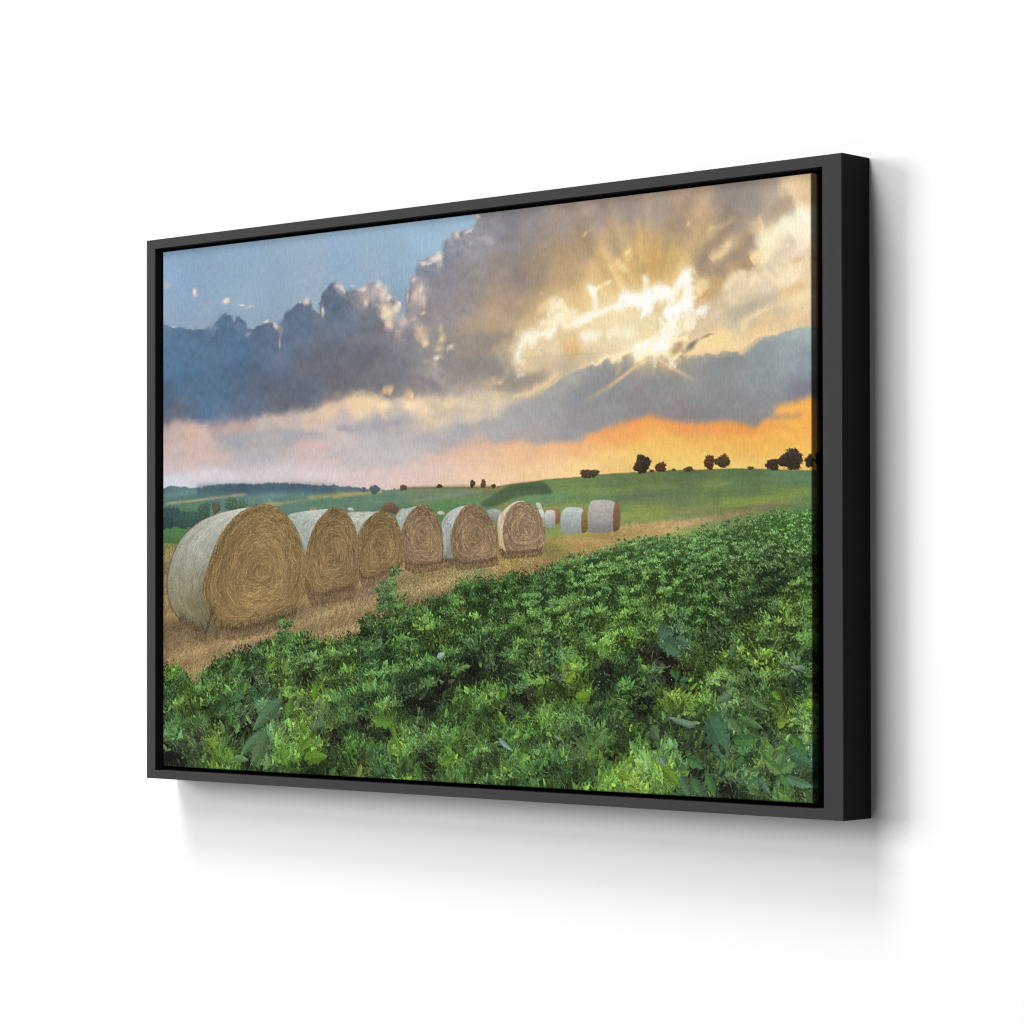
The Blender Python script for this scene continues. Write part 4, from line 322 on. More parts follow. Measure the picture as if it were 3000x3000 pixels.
def paint_bale(img,b,seed):
    h,w=H2,W2; r=np.random.default_rng(seed)
    face=np.array(b['face']); cen=np.array(b['cen'])
    size=(face[:,1].max()-face[:,1].min())
    fx0,fx1,fy0,fy1=face[:,0].min(),face[:,0].max(),face[:,1].min(),face[:,1].max()
    fc=np.array(b['fcol'],float); fc=fc*.84+fc.mean()*.17
    if 'back' in b:
        # netted side, swept from the back outline to the face
        n=420; A=dense(smooth(b['back'],2),n); B_=dense(smooth(b['left'],2),n)
        cols=np.array(b['cols'],float)*np.array((1.0,.985,.94)); tt=np.linspace(0,1,n); stops=np.linspace(0,1,len(cols))
        C=np.stack([np.interp(tt,stops,cols[:,i]) for i in range(3)],-1)
        K=int(max(60,np.hypot((A-B_)[:,0]*w,(A-B_)[:,1]*h).max()*1.3)); s=np.linspace(0,1,K)
        n2=int(max(n,size*h*1.9)); ti=np.linspace(0,n-1,n2)
        A=np.stack([np.interp(ti,np.arange(n),A[:,i]) for i in (0,1)],-1);B_=np.stack([np.interp(ti,np.arange(n),B_[:,i]) for i in (0,1)],-1)
        C=np.stack([np.interp(ti,np.arange(n),C[:,i]) for i in range(3)],-1)
        X=A[:,None,0]*(1-s)[None,:]+B_[:,None,0]*s; Y=A[:,None,1]*(1-s)+B_[:,None,1]*s
        bands=fft_noise(n2,K,1.2,seed+1,sx=.5,sy=2.2); fine=fft_noise(n2,K,.6,seed+2,sx=.5,sy=1.2)
        lum=1+.045*bands+.075*fine
        teal=np.clip(bands,0,2)[...,None]*np.array((-5,1.5,2.5))*(1-np.linspace(0,1,n2))[:,None,None]
        col=C[:,None]*lum[...,None]+teal
        if b['rim']:
            k=np.clip(1-s/.045,0,1)[None,:,None]; k=k*sstep(.18,.34,np.linspace(0,1,n2))[:,None,None]
            col=col*(1-k)+k*np.array((92,76,64))
            # slits and darker creases of the net
            pass
        for _ in range(int(260*size*3)):
            i=int(r.uniform(.02,.92)*n2); j=int(r.beta(1.6,1.4)*.97*K); l=int(r.uniform(.02,.13)*n2*r.uniform(.3,1)); q=slice(i,i+l)
            col[q,j:j+(2 if r.uniform()<.3 else 1)]*=r.choice([.66,.78,.86,.9,1.06,1.09])
        splat(img,X*w,Y*h,np.clip(col,0,255))
    # end face: dark ground then hay wound round the core
    m=fill(smooth(face,2,True),h,w); j0,j1=int(fy0*h)-4,int(fy1*h)+4; i0,i1=int(fx0*w)-4,int(fx1*w)+4; s=np.s_[max(j0,0):j1,max(i0,0):i1]
    mixin(img[s],m[s],fc*.84)
    N=int(1600+52000*size*1.2); f=np.sqrt(r.uniform(0.0004,1.0,N)); o=r.permutation(N); f=f[o]
    t0=r.uniform(-np.pi,np.pi,N); px_size=size*h
    arc=np.clip(r.uniform(.15,.75,N)*(.35+.25/np.maximum(f,.12)),.1,2.6)
    M=int(np.clip(px_size*.22,18,96)); t=np.linspace(0,1,M)[None]
    th=t0[:,None]+arc[:,None]*t; ff=f[:,None]+(r.normal(0,.030,N)*np.where(r.uniform(0,1,N)<.18,3.2,1.2)+.015)[:,None]*t+.012*np.sin(th*3+seed)
    ff=np.clip(ff,0,1.0+.03*r.uniform(0,1,N)[:,None])
    R=outline(face,cen,th)*ff
    X=cen[0]+R*np.cos(th)/ASP; Y=cen[1]+R*np.sin(th)
    k=r.uniform(0,1,N)
    c=np.where((k<.24)[:,None],fc*.80,np.where((k<.76)[:,None],fc*.98,np.where((k<.95)[:,None],fc*1.12+3,fc*1.34+14)))
    c=c*(1+.07*r.standard_normal(N))[:,None]
    # the wind-up leaves darker and paler bands
    ring=1+.035*np.sin(f*23+t0*1.0+seed)+.025*np.sin(f*47+2*t0)+.05*np.sin(t0*2+seed)
    pale=.10*np.exp(-((f-.45)/.2)**2)
    c=c*(ring+pale)[:,None]
    shade=1+.06*np.cos(th-1.2)*ff-.05*np.clip((ff-.90)/.10,0,1)+.10*np.clip(.30-ff,0,1)
    C=np.repeat(c[:,None],M,1)*shade[...,None]
    splat(img,X*w,Y*h,np.clip(C,0,255))
    # single pale straws lying over the rest
    k=r.uniform(0,1,N)<.030; n_=int(k.sum()); th=t0[k][:,None]+(arc[k]*r.uniform(.5,1.2,n_))[:,None]*t; R=outline(face,cen,th)*np.clip(f[k][:,None]+r.normal(0,.05,n_)[:,None]*t+.02*np.sin(t*5+t0[k][:,None]),0,1)
    c=np.where((r.uniform(0,1,n_)<.75)[:,None],fc*1.17+np.array((12,12,11)),fc*.74)*(1+.10*r.standard_normal(n_))[:,None]
    splat(img,(cen[0]+R*np.cos(th)/ASP)*w,(cen[1]+R*np.sin(th))*h,np.clip(np.repeat(c[:,None],M,1),0,255))
    # ends of straw standing off the rim
    N=int(2600*size); th0=r.uniform(-np.pi,np.pi,N); th=th0[:,None]+r.uniform(.02,.10,N)[:,None]*t; R=outline(face,cen,th)*(1-.02*r.uniform(0,1,N)[:,None]+(r.uniform(-.01,.055,N))[:,None]*t)
    c=fc*(1.06+.24*r.standard_normal(N))[:,None]+8*(np.sin(th0)<0)[:,None]
    splat(img,(cen[0]+R*np.cos(th)/ASP)*w,(cen[1]+R*np.sin(th))*h,np.clip(np.repeat(c[:,None],M,1),0,255))

def paint_contact(img):
    """stems and shade where the bales sit in the stubble"""
    r=np.random.default_rng(77); h_=H2
    for b in D['bales']:
        f=np.array(b['face']); pts=[f[f[:,1]>f[:,1].max()-.16*(f[:,1].max()-f[:,1].min())]]
        if 'back' in b: a=np.array(b['back']); pts.append(a[a[:,1]>f[:,1].max()-.14*(f[:,1].max()-f[:,1].min())])
        p=np.vstack(pts); x0,x1=p[:,0].min(),p[:,0].max(); size=f[:,1].max()-f[:,1].min()
        N=int(2600*size*4)
        o=np.argsort(p[:,0]); x=r.uniform(x0,x1+.004,N); yb=np.interp(x,p[o,0],p[o,1]); y=yb+r.uniform(-.015,.10,N)*size*.8
        q=np.argsort(y); x,y,yb=x[q],y[q],yb[q]
        L=r.uniform(.03,.10,N)*size*h_; a=np.pi*(.40+.12*r.standard_normal(N))
        dk=np.clip((y-yb)/(.07*size),0,1)
        c=np.array((130,108,78))*((.42 if size>.2 else .62)+(.60 if size>.2 else .40)*dk)[:,None]*(1+.22*r.standard_normal(N))[:,None]
        strokes(img,x*W2,y*H2,np.cos(a)*L,-np.sin(a)*L,r.uniform(-.3,.5,N),c,14,1,(.7,1.1))

def paint_crop(img):
    h,w=H2,W2; u,v=grid(h,w); r=np.random.default_rng(51)
    nn=fft_noise(h,w,1.5,52); g=fft_noise(h,w,.5,53)
    fol=field(D['fol'],h//8,w//8,2.4,.012)
    # plants stand in clumps that shrink towards the hill
    vx,vy=D['vp']; cl3=fft_noise(1000,1000,1.9,58,k0=9)
    def ridge(x,y):
        z=1/np.clip(y-vy,.035,1); q=(x-vx)*ASP*z
        wob=sample(cl3,(q*.11)%1,(z*.10)%1)
        return np.cos(2*np.pi*(q/.62+.16*wob)), sample(cl3,(q*.36+.3)%1,(z*.34)%1), sample(cl3,(q*.85+.1)%1,(z*.85+.2)%1)
    hor=.55; cl1=fft_noise(1200,1600,1.1,54,k0=10); cl2=fft_noise(1200,1600,.9,55,k0=26)
    def persp(x,y):
        d=np.clip(y-hor+.10*(1-x)*0,.02,1); return (.5+(x-.5)*.16/d)%1, (np.log(d)*.42)%1
    M=blur(fill(D['crop'],h,w),1.2); M=sample(M,u+.002*nn,v+.003*nn+.004*g); Mb=M*np.minimum(1,np.roll(M,14,0))*np.minimum(1,np.roll(M,7,0)); Mb[:16]=0
    lum=fol@np.array((.3,.6,.1)); fol=lum[...,None]*.06+fol*.97; lum0=fol@np.array((.3,.6,.1),np.float32); fol=fol*.84+lum0[...,None]*np.array((.92,1.0,.94),np.float32)*.16; mg=np.array((66,96,45),np.float32); sat_=fol.sum(-1,keepdims=True); kk=.55+.32*np.clip((175-sat_)/50,0,1); fol=fol*kk+mg*(1-kk)*(.75+.25*np.clip(sat_/215,.5,1.3)); base=sample(fol,u+.004*nn,v+.005*nn)*(.50+.42*(1-sstep(.54,.64,v))+.07*g)[...,None]
    img+=Mb[...,None]*(base-img); Mk=M
    def inside(x,y):
        return Mk[np.clip((y*h).astype(int),0,h-1),np.clip((x*w).astype(int),0,w-1)]>.5
    # under-storey: fine dim leaflets everywhere
    N=90000
    x=r.uniform(-.01,1.01,N); y=.535+.48*r.uniform(0,1,N)
    k=inside(x,y); x,y=x[k],y[k]; o=np.argsort(y); x,y=x[o],y[o]; sc=np.clip((y-.53)*1.9,.07,.86)
    col=sample(fol,x,y); a=r.uniform(-3.1,0,len(x)); n=len(x)
    leaves(img,x*w,y*h,a,sc*r.uniform(9,24,n),r.uniform(.2,.6,n),r.uniform(-.3,.3,n),col*(.60+.20*r.standard_normal(n))[:,None],r,7,18)
    # plants, far to near: a dark foot, leaflets, then threads, the top of each in the light
    N=26000
    x=r.uniform(-.02,1.02,N); y=.535+.50*r.uniform(0,1,N)
    sc=np.clip((y-.525)*2.0,.06,.92)
    k=inside(x,np.clip(y-.02*sc,0,.999))&(r.uniform(0,1,N)<np.clip(.017/(sc*sc),.075,1)); x,y=x[k],y[k]
    o=np.argsort(y); x,y=x[o],y[o]; sc=np.clip((y-.525)*2.0,.06,.92); N=len(x)
    pc_=sample(fol,np.clip(x,0,1),np.clip(y-.012*sc,0,1)); soil=pc_.sum(1)<128
    x=np.r_[x,np.array([q[0] for q in D['weed']])]; y=np.r_[y,np.array([q[1] for q in D['weed']])]; sc=np.r_[sc,np.array([q[2] for q in D['weed']])]; pc_=np.vstack([pc_,np.array([q[3:] for q in D['weed']],float)]); soil=np.r_[soil,np.zeros(len(D['weed']),bool)]; N=len(x)
    fl=fft_noise(h,w,1.3,56,sx=.6); tilt=.9*np.tanh(1.6*sample(fl,np.clip(x,0,1),np.clip(y,0,1))); big=sample(cl1,*persp(x,y))
    spread=np.exp(.42*r.standard_normal(N)); n6=fft_noise(h,w,.9,57,k0=14)
    pale=np.array((140,164,118.)); glint=np.array((186,204,178.))
    def tips(rows,cnt,flat=.60):
        """where the growing tips of these plants are: an uneven tuft leaning with its row"""
        m=len(rows)*cnt; R_=np.repeat(rows,cnt); th=r.uniform(0,2*np.pi,m); q=np.abs(r.standard_normal(m))*.62; rad=36*sc[R_]*spread[R_]
        a,b=q*np.cos(th)*1.35,q*np.sin(th)
        hx=x[R_]*w+rad*(a-.55*tilt[R_]*b); hy=y[R_]*h-rad*.40-rad*flat*(b+.35*tilt[R_]*a)
        return R_,hx,hy,np.clip(b,-1.2,1.2)
    fu,fv=grid(h//4,w//4); fd,ft=segdist(fu,fv,smooth(D['furrow'],2)); fur=(np.exp(-(fd/(.006+.016*ft))**2)*sstep(0,.1,1-ft)).astype(np.float32)
    def relief(hx,hy):
        a,b,c=ridge(hx/w,hy/h); e=np.clip(.55+.34*a+.40*b+.22*c,-.6,1.5); return np.clip(.67+.47*e,.48,1.32)*(1-.45*sample(fur,np.clip(hx/w,0,1),np.clip(hy/h,0,1))), e
    def at(hx,hy): return np.clip(hx/w,0,.999),np.clip(hy/h,0,.999)
    def batch(rows):
        rows_l=rows[~soil[rows]]
        if not len(rows_l): return
        near=sc[rows].mean()
        R_,hx,hy,up=tips(rows_l,30)
        o=np.argsort(R_*3+up*2.0+4*r.uniform(0,1,len(R_))); R_,hx,hy,up=[z[o] for z in (R_,hx,hy,up)]
        m=len(R_); loc=sample(n6,*at(hx,hy))
        own=sample(fol,*at(hx,hy)); c0=np.where((own.sum(1)<128)[:,None],pc_[R_],own*.8+pc_[R_]*.2)
        rl,el=relief(hx,hy); lum=np.clip((.96+.12*up+.12*loc+.18*r.standard_normal(m))*rl,.30,1.7); yel=(r.uniform(0,1,m)<.02+.13*np.clip(el-.5,0,1))[:,None]
        cc=c0*lum[:,None]*(1+np.clip(up,0,1)[:,None]*np.array((.08,.06,-.06))); cc=np.where(yel,cc*.5+np.array((122,152,40))*.5*np.clip(lum,.7,1.2)[:,None],cc)
        keep_=sc[R_]>.17+.05*r.uniform(0,1,m); R_,hx,hy,up,cc=R_[keep_],hx[keep_],hy[keep_],up[keep_],cc[keep_]; m=len(R_)
        fine=sc[R_]<.2; L=np.where(fine,np.maximum(sc[R_]*r.uniform(7,18,m),2.0),sc[R_]*np.exp(r.normal(2.92,.40,m)))
        leaves(img,hx,hy,-np.pi/2+tilt[R_]*1.0+1.0*r.standard_normal(m),L,r.uniform(.24,.62,m),r.uniform(-.4,.4,m),cc,r,9 if near<.5 else 15,18 if near<.5 else 34)
        if near>.42:
            R_,hx,hy,up=tips(rows_l,3); k=r.uniform(0,1,len(R_))<near*np.clip(.24+.65*sstep(.42,.85,hx/w)*sstep(.68,.95,hy/h)+.5*(1-sstep(.05,.35,hx/w))*sstep(.80,.95,hy/h),0,1)
            if k.any():
                R_,hx,hy,up=R_[k],hx[k],hy[k],up[k]; m=len(R_)
                leaves(img,hx,hy,r.uniform(-2.9,.3,m),sc[R_]*r.uniform(24,54,m),r.uniform(.34,.6,m),r.uniform(-.3,.3,m),pc_[R_]*np.array((1.0,1.02,1.10))*(relief(hx,hy)[0]*(1.02+.14*r.standard_normal(m)))[:,None],r,30,74,lobes=True)
        # threads: fennel, grass heads and stems combed by the wind
        R_,hx,hy,up=tips(rows_l,24 if near>.2 else 34)
        m=len(R_); loc=sample(n6,*at(hx,hy))
        own=sample(fol,*at(hx,hy)); c0=np.where((own.sum(1)<128)[:,None],pc_[R_],own*.8+pc_[R_]*.2)
        rl,el=relief(hx,hy); lum=np.clip((1.03+.10*up+.12*loc+.25*r.standard_normal(m))*rl,.34,1.9)
        cc=c0*lum[:,None]; z=(r.uniform(0,1,m)<.10+.16*np.clip(el,0,1.2))[:,None]; cc=np.where(z,cc*.42+pale*.58*np.clip(lum,.6,1.15)[:,None],cc)
        l=np.maximum(sc[R_]*np.exp(r.normal(3.35,.5,m)),4); a=-np.pi/2+1.15*tilt[R_]+.5*r.standard_normal(m)
        strokes(img,hx,hy,np.cos(a)*l,np.sin(a)*l*.8,r.uniform(-.6,.6,m),cc,14 if near<.3 else 40,1,(.80,1.18))
        k=r.uniform(0,1,m)<.045; mm=int(k.sum())
        if mm: strokes(img,hx[k],hy[k],sc[R_][k]*r.uniform(-4,9,mm),-sc[R_][k]*r.uniform(0,5,mm),r.uniform(-.4,.4,mm),glint*r.uniform(.6,1.05,(mm,1)),8,1)
    B=90
    cuts=np.linspace(0,N,B+1).astype(int)
    heroes=sorted(D['leaves'],key=lambda d:max(d[1],d[3])); hn=0
    def big_leaf(d):
        bx,by,tx,ty,wd,bd,cr,cg,cb=d; cc=np.array([[cr,cg,cb]],float)*.62+np.array([[68,98,54]])*.38
        L=np.hypot((tx-bx)*w,(ty-by)*h); a=np.arctan2((ty-by)*h,(tx-bx)*w)
        leaves(img,np.array([bx*w]),np.array([by*h]),np.array([a]),np.array([L]),np.array([wd]),np.array([bd*1.0]),cc,r,int(L*.9*max(wd,.3))+8,int(L*1.7)+10,lobes=wd>.38,vein=True)
    for q_ in range(B):
        batch(np.arange(cuts[q_],cuts[q_+1])); yy=y[min(cuts[q_+1],N-1)]-.035
        while hn<len(heroes) and (max(heroes[hn][1],heroes[hn][3])<yy or q_==B-1): big_leaf(heroes[hn]); hn+=1
    flow=np.pi*(.30+.2*r.standard_normal(N)); flip=np.where(r.uniform(0,1,N)<.4,1,-1); col=pc_
    def hairs(idx,L,jit,colr,wd=1,n=13):
        m=len(idx); a=flow[idx]+jit*r.standard_normal(m); l=L*sc[idx]*r.uniform(.5,1.3,m)
        strokes(img,x[idx]*w+30*sc[idx]*r.standard_normal(m),y[idx]*h+20*sc[idx]*r.standard_normal(m),flip[idx]*np.cos(a)*l,-np.abs(np.sin(a))*l*.85,r.uniform(-.5,.5,m)*flip[idx],colr,n,wd,(.70,1.18))
    # threads crossing over the big leaves
    k=r.choice(N,min(900,N//3),replace=False,p=(sc**2*~soil)/(sc**2*~soil).sum()); k=np.sort(k); m=len(k)
    cc=col[k]*(1.12+.25*r.standard_normal(m))[:,None]; z=(r.uniform(0,1,m)<.3)[:,None]; cc=np.where(z,cc*.6+pale*.4,cc)
    hairs(k,64,.4,cc,1,40)

def leaves(img,x,y,ang,L,wd,bend,col,r,ns,nt,lobes=False,vein=False):
    """filled leaf blades: s across, t along"""
    if not len(x): return
    t=np.linspace(0,1,nt)[None,:,None]; s=np.linspace(-1,1,ns)[None,None,:]; m=len(x)
    e=lambda q:np.asarray(q)[:,None,None]
    prof=np.sin(np.pi*np.clip(t,0,1)**.75)**.8
    if lobes: prof=prof*(1+.20*np.sin(t*e(r.uniform(16,26,m))+e(r.uniform(0,6,m)))+.08*np.sin(t*e(r.uniform(38,60,m))))
    hw=e(wd)*e(L)*.5*prof
    X=e(L)*t; Y=s*hw+e(bend)*e(L)*t*t
    c,sn=e(np.cos(ang)),e(np.sin(ang))
    PX=e(x)+X*c-Y*sn; PY=e(y)+X*sn+Y*c
    side=e(r.choice([-1.,1.],m))
    sh=1+.09*side*np.sign(s)*np.minimum(1,np.abs(s)*3)+.10*(t-.5)
    if vein:
        sh=sh+.16*np.exp(-(s/.06)**2)+.05*np.sin((t*3.2-np.abs(s)*.9)*12)*np.minimum(1,np.abs(s)*2)-.14*np.abs(s)**6
        sh=sh*(1+.05*r.standard_normal((m,nt,1))*np.ones_like(s))
    else: sh=sh+.14*np.exp(-(s/.12)**2)
    C=np.clip(np.asarray(col)[:,None,None,:]*sh[...,None],0,255)
    splat(img,PX,PY,C)

def paint():
    img=up2(paint_sky())
    n,g,nn=paint_land(img)
    paint_trees(img,D['treemass']); paint_trees(img,D['trees'])
    paint_stubble(img,n,g,nn)
    _,vv=grid(H2,W2)
    for pl,*c in D['smallbales']:
        m=blur(fill(smooth(pl,1,True),H2,W2),1.0); y0,y1=min(q[1] for q in pl),max(q[1] for q in pl)
        k=1.10-.30*np.clip((vv-y0)/(y1-y0),0,1)
        mixin(img,m,np.clip((np.array(c)*np.array((1.0,.975,.92))*.95)*(k*(1+.05*g+.05*n))[...,None],0,250))
    for i,b in enumerate(D['bales']): paint_bale(img,b,100+i)
    paint_contact(img)
    paint_crop(img)
    img=img.reshape(NY,SS,NX,SS,3).mean((1,3)).astype(np.float32)
    uu,vv=grid(NY,NX); img+=(img-blur(img,1.3))*(.20+.35*sstep(0,.06,vv-.80+.31*uu))[...,None]
    return np.clip(img,0,255)

# ---------------------------------------------------------------- materials
def mat(name):
    m = bpy.data.materials.new(name); m.use_nodes = True
    nt = m.node_tree; return m, nt, nt.nodes['Principled BSDF']
def node(nt, kind, **kw):
    n = nt.nodes.new(kind)
    for k, v in kw.items(): setattr(n, k, v)
    return n

def wall_material():
    m, nt, p = mat('white_wall_paint')
    p.inputs['Base Color'].default_value = (.88, .88, .88, 1)
    p.inputs['Roughness'].default_value = .9; p.inputs['Specular IOR Level'].default_value = 0.0
    tc = node(nt, 'ShaderNodeTexCoord'); nz = node(nt, 'ShaderNodeTexNoise'); nz.inputs['Scale'].default_value = 260
    nt.links.new(tc.outputs['Object'], nz.inputs['Vector'])
    bp = node(nt, 'ShaderNodeBump'); bp.inputs['Strength'].default_value = .02; bp.inputs['Distance'].default_value = .001
    nt.links.new(nz.outputs['Fac'], bp.inputs['Height']); nt.links.new(bp.outputs['Normal'], p.inputs['Normal'])
    return m
def rail_material():
    m, nt, p = mat('matt_black_lacquer')
    tc = node(nt, 'ShaderNodeTexCoord'); nz = node(nt, 'ShaderNodeTexNoise'); nz.inputs['Scale'].default_value = 40; nz.inputs['Detail'].default_value = 6
    nt.links.new(tc.outputs['Object'], nz.inputs['Vector'])
    rp = node(nt, 'ShaderNodeValToRGB')
    rp.color_ramp.elements[0].color = (.0400, .0400, .0400, 1); rp.color_ramp.elements[1].color = (.0450, .0450, .0450, 1)
    nt.links.new(nz.outputs['Fac'], rp.inputs['Fac']); nt.links.new(rp.outputs['Color'], p.inputs['Base Color'])
    p.inputs['Roughness'].default_value = .62; p.inputs['Specular IOR Level'].default_value = .06
    return m
def board_material():
    m, nt, p = mat('black_backing_card')
    tc = node(nt, 'ShaderNodeTexCoord'); nz = node(nt, 'ShaderNodeTexNoise'); nz.inputs['Scale'].default_value = 300
    nt.links.new(tc.outputs['Object'], nz.inputs['Vector'])
    rp = node(nt, 'ShaderNodeValToRGB'); rp.color_ramp.elements[0].color = (.006, .006, .006, 1); rp.color_ramp.elements[1].color = (.01, .01, .01, 1)
    nt.links.new(nz.outputs['Fac'], rp.inputs['Fac']); nt.links.new(rp.outputs['Color'], p.inputs['Base Color'])
    p.inputs['Roughness'].default_value = .95; p.inputs['Specular IOR Level'].default_value = 0.0
    return m
def canvas_material():
    """printed cotton: ink colour from the mesh, crossed by the threads of the weave"""
    m, nt, p = mat('printed_canvas'); L = nt.links.new
    at = node(nt, 'ShaderNodeAttribute', attribute_name='ink')
    tc = node(nt, 'ShaderNodeTexCoord')
    def threads(sx, sz, detail, rough):
        mp = node(nt, 'ShaderNodeMapping'); mp.inputs['Scale'].default_value = (sx, 1, sz)
        L(tc.outputs['Object'], mp.inputs['Vector'])
        n = node(nt, 'ShaderNodeTexNoise'); n.inputs['Scale'].default_value = 1.0; n.inputs['Detail'].default_value = detail; n.inputs['Roughness'].default_value = rough
        L(mp.outputs['Vector'], n.inputs['Vector']); return n
    warp_, weft, slub = threads(270, 70, 3, .65), threads(110, 430, 2, .6), threads(560, 560, 1, .5)
    def rng(src, lo, hi):
        r = node(nt, 'ShaderNodeMapRange'); r.inputs['From Min'].default_value = .3; r.inputs['From Max'].default_value = .7
        r.inputs['To Min'].default_value = lo; r.inputs['To Max'].default_value = hi
        L(src.outputs['Fac'], r.inputs['Value']); return r.outputs['Result']
    a = node(nt, 'ShaderNodeMath', operation='MULTIPLY'); L(rng(warp_, .895, 1.075), a.inputs[0]); L(rng(weft, .965, 1.03), a.inputs[1])
    b = node(nt, 'ShaderNodeMath', operation='MULTIPLY'); L(a.outputs[0], b.inputs[0]); L(rng(slub, .95, 1.04), b.inputs[1])
    mx = node(nt, 'ShaderNodeVectorMath', operation='SCALE'); L(at.outputs['Color'], mx.inputs[0]); L(b.outputs[0], mx.inputs['Scale'])
    L(mx.outputs['Vector'], p.inputs['Base Color'])
    bp = node(nt, 'ShaderNodeBump'); bp.inputs['Strength'].default_value = .10; bp.inputs['Distance'].default_value = .0006
    L(b.outputs[0], bp.inputs['Height']); L(bp.outputs['Normal'], p.inputs['Normal'])
    p.inputs['Roughness'].default_value = .85; p.inputs['Specular IOR Level'].default_value = .04
    return m

# ---------------------------------------------------------------- objects
def link_mesh(name, verts, faces, material, parent=None):
    me = bpy.data.meshes.new(name); me.from_pydata(verts, [], faces); me.update()
    bm = bmesh.new(); bm.from_mesh(me); bmesh.ops.recalc_face_normals(bm, faces=bm.faces); bm.to_mesh(me); bm.free()
    me.materials.append(material)
    ob = bpy.data.objects.new(name, me); C.objects.link(ob)
    if parent: ob.parent = parent
    return ob

# sizes in metres; the wall is the plane y = DEPTH, the frame's face is y = 0
W, DEPTH = 1.56858, 0.07329
RL, RR, RT, RB = 0.02460, 0.03642, 0.01770, 0.01552                # face widths of the rails: left, right, top, bottom
GL, GR, GT, GB = 0.01265, 0.02544, 0.00587, 0.00726                 # the open gap round the canvas
SET = 0.00800                             # the canvas stands this far behind the frame's face
HW, HH = W / 2, .5

wall = link_mesh('wall', [(-9, DEPTH, -7), (9, DEPTH, -7), (9, DEPTH, 9), (-9, DEPTH, 9), (-9, DEPTH + .12, -7), (9, DEPTH + .12, -7), (9, DEPTH + .12, 9), (-9, DEPTH + .12, 9)],
                 [(0, 1, 2, 3), (4, 7, 6, 5), (0, 4, 5, 1), (1, 5, 6, 2), (2, 6, 7, 3), (3, 7, 4, 0)], wall_material())
wall['kind'] = 'structure'

root = bpy.data.objects.new('framed_canvas_print', None); C.objects.link(root)
root['label'] = 'black framed canvas print of round hay bales at sunset hanging on a white wall'
root['category'] = 'picture'

rail_mat = rail_material()
BACK = DEPTH - .001                     # the frame all but touches the wall
def rail(outer_a, outer_b, inner_a, inner_b):
    """one mitred length of moulding; a and b are its two ends, outer and inner the corners of the face"""
    c = .0011                           # eased arrises
    oa, ob_, ia, ib = (Vector((p[0], 0, p[1])) for p in (outer_a, outer_b, inner_a, inner_b))
    def ring(o, i):
        d = (i - o); k = c / d.length * 1.2
        pts = [(0, BACK), (0, c), (k, 0), (1 - k, 0), (1, c), (1, BACK)]
        return [tuple(o + d * t + Vector((0, y, 0))) for t, y in pts]
    A, B = ring(oa, ia), ring(ob_, ib); n = len(A)
    faces = [(j, (j + 1) % n, n + (j + 1) % n, n + j) for j in range(n)] + [tuple(range(n)), tuple(range(2 * n - 1, n - 1, -1))]
    return link_mesh('frame_rail', A + B, faces, rail_mat, root)
OTL, OTR, OBR, OBL = (-HW, HH), (HW, HH), (HW, -HH), (-HW, -HH)
ITL, ITR, IBR, IBL = (-HW + RL, HH - RT), (HW - RR, HH - RT), (HW - RR, -HH + RB), (-HW + RL, -HH + RB)
rail(OTL, OTR, ITL, ITR); rail(OTR, OBR, ITR, IBR); rail(OBR, OBL, IBR, IBL); rail(OBL, OTL, IBL, ITL)

x0, x1, z0, z1 = ITL[0] + .0005, ITR[0] - .0005, IBL[1] + .0005, ITL[1] - .0005
yb0, yb1 = DEPTH - .010, DEPTH - .003
link_mesh('backing_board', [(x0, yb0, z0), (x1, yb0, z0), (x1, yb0, z1), (x0, yb0, z1), (x0, yb1, z0), (x1, yb1, z0), (x1, yb1, z1), (x0, yb1, z1)],
          [(0, 1, 2, 3), (4, 7, 6, 5), (0, 4, 5, 1), (1, 5, 6, 2), (2, 6, 7, 3), (3, 7, 4, 0)], board_material(), root)

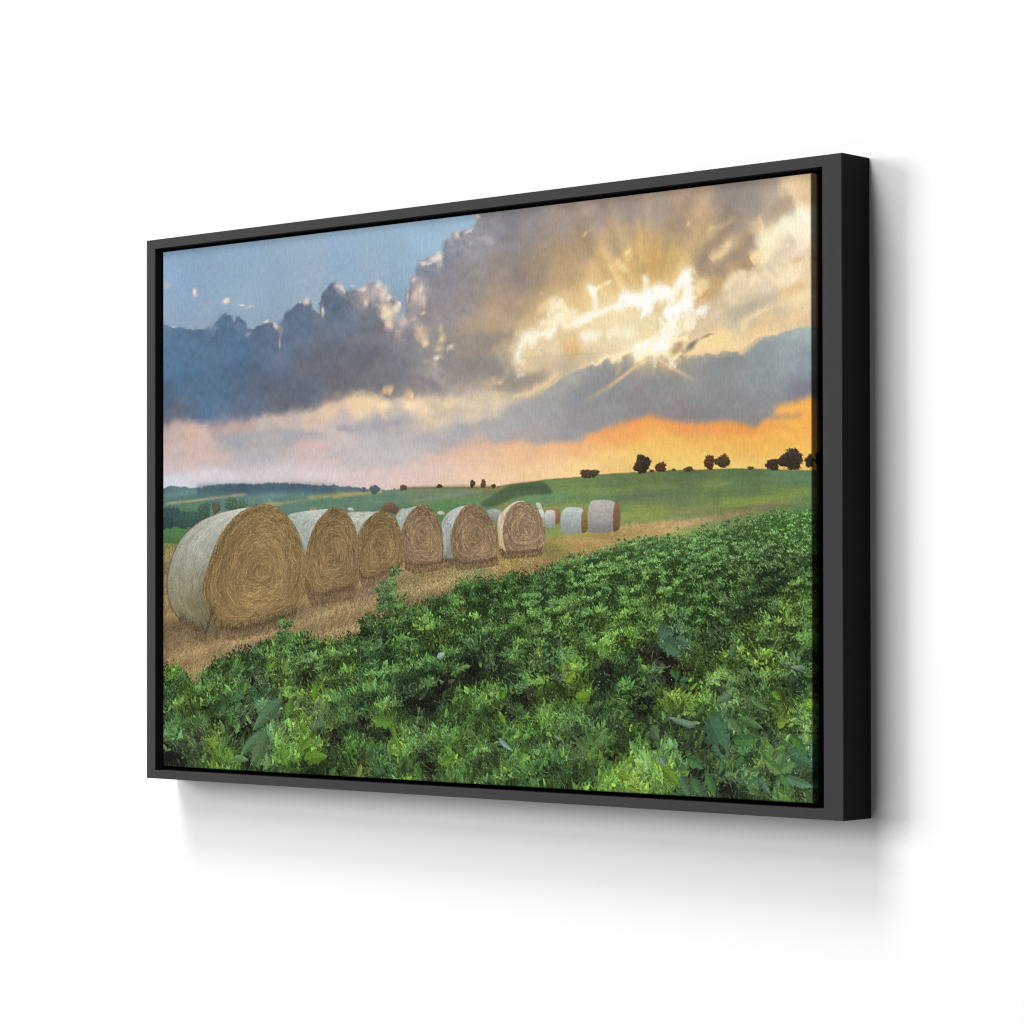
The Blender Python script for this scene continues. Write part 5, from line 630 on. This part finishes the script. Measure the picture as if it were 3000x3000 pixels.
def stretched_canvas():
    """cloth wrapped round its stretcher: one sheet, fine enough to carry the print thread by thread"""
    img = paint() / 255.0
    lin = np.where(img <= .04045, img / 12.92, ((img + .055) / 1.055) ** 2.4)
    lin = np.clip(lin * 0.85, .003, .93)
    cx0, cx1, cz0, cz1 = ITL[0] + GL, ITR[0] - GR, IBL[1] + GB, ITL[1] - GT
    side = DEPTH - .012 - SET           # depth of the wrapped edge
    K = 22; Rr = .0022                  # rows on the edge, radius of its fold
    # arc length measured from the fold: a few rows bend, the rest run straight back
    bend = np.linspace(0, 1, 6)[1:]
    off = np.r_[Rr * np.sin(bend * math.pi / 2) , np.full(K - 5, Rr)]
    dep = np.r_[Rr * (1 - np.cos(bend * math.pi / 2)), np.linspace(Rr, side, K - 4)[1:]]
    step_x = (cx1 - cx0) / NX
    xs = np.r_[(cx0 + Rr - off)[::-1], np.linspace(cx0 + Rr, cx1 - Rr, NX), cx1 - Rr + off]
    yx = np.r_[dep[::-1], np.zeros(NX), dep]
    zs = np.r_[cz1 - Rr + off[::-1], np.linspace(cz1 - Rr, cz0 + Rr, NY), cz0 + Rr - off]
    yz = np.r_[dep[::-1], np.zeros(NY), dep]
    arc = np.rint(np.linspace(1, side / step_x, K)).astype(int)
    ci = np.r_[arc[::-1] - 1, np.arange(NX), NX - arc]      # the print runs on round the edge, mirrored
    ri = np.r_[arc[::-1] - 1, np.arange(NY), NY - arc]
    nx, nz = len(xs), len(zs)
    co = np.empty((nz, nx, 3), np.float32)
    co[..., 0] = xs[None]; co[..., 2] = zs[:, None]; co[..., 1] = SET + np.maximum(yx[None], yz[:, None])
    col = np.ones((nz, nx, 4), np.float32); col[..., :3] = lin[ri][:, ci]
    a = np.arange(nz * nx, dtype=np.int32).reshape(nz, nx)
    q = np.stack([a[:-1, :-1], a[1:, :-1], a[1:, 1:], a[:-1, 1:]], -1).reshape(-1, 4)
    me = bpy.data.meshes.new('canvas')
    me.vertices.add(nz * nx); me.vertices.foreach_set('co', co.ravel())
    me.loops.add(q.size); me.loops.foreach_set('vertex_index', q.ravel())
    me.polygons.add(len(q)); me.polygons.foreach_set('loop_start', np.arange(0, q.size, 4, dtype=np.int32))
    me.update(calc_edges=True)
    at = me.color_attributes.new('ink', 'FLOAT_COLOR', 'POINT'); at.data.foreach_set('color', col.ravel())
    me.polygons.foreach_set('use_smooth', np.ones(len(q), bool))
    me.materials.append(canvas_material()); me.update()
    ob = bpy.data.objects.new('canvas', me); C.objects.link(ob); ob.parent = root
    ob['label'] = 'canvas printed with hay bales, green crop and sunset clouds, its edges wrapped'
    return ob
stretched_canvas()
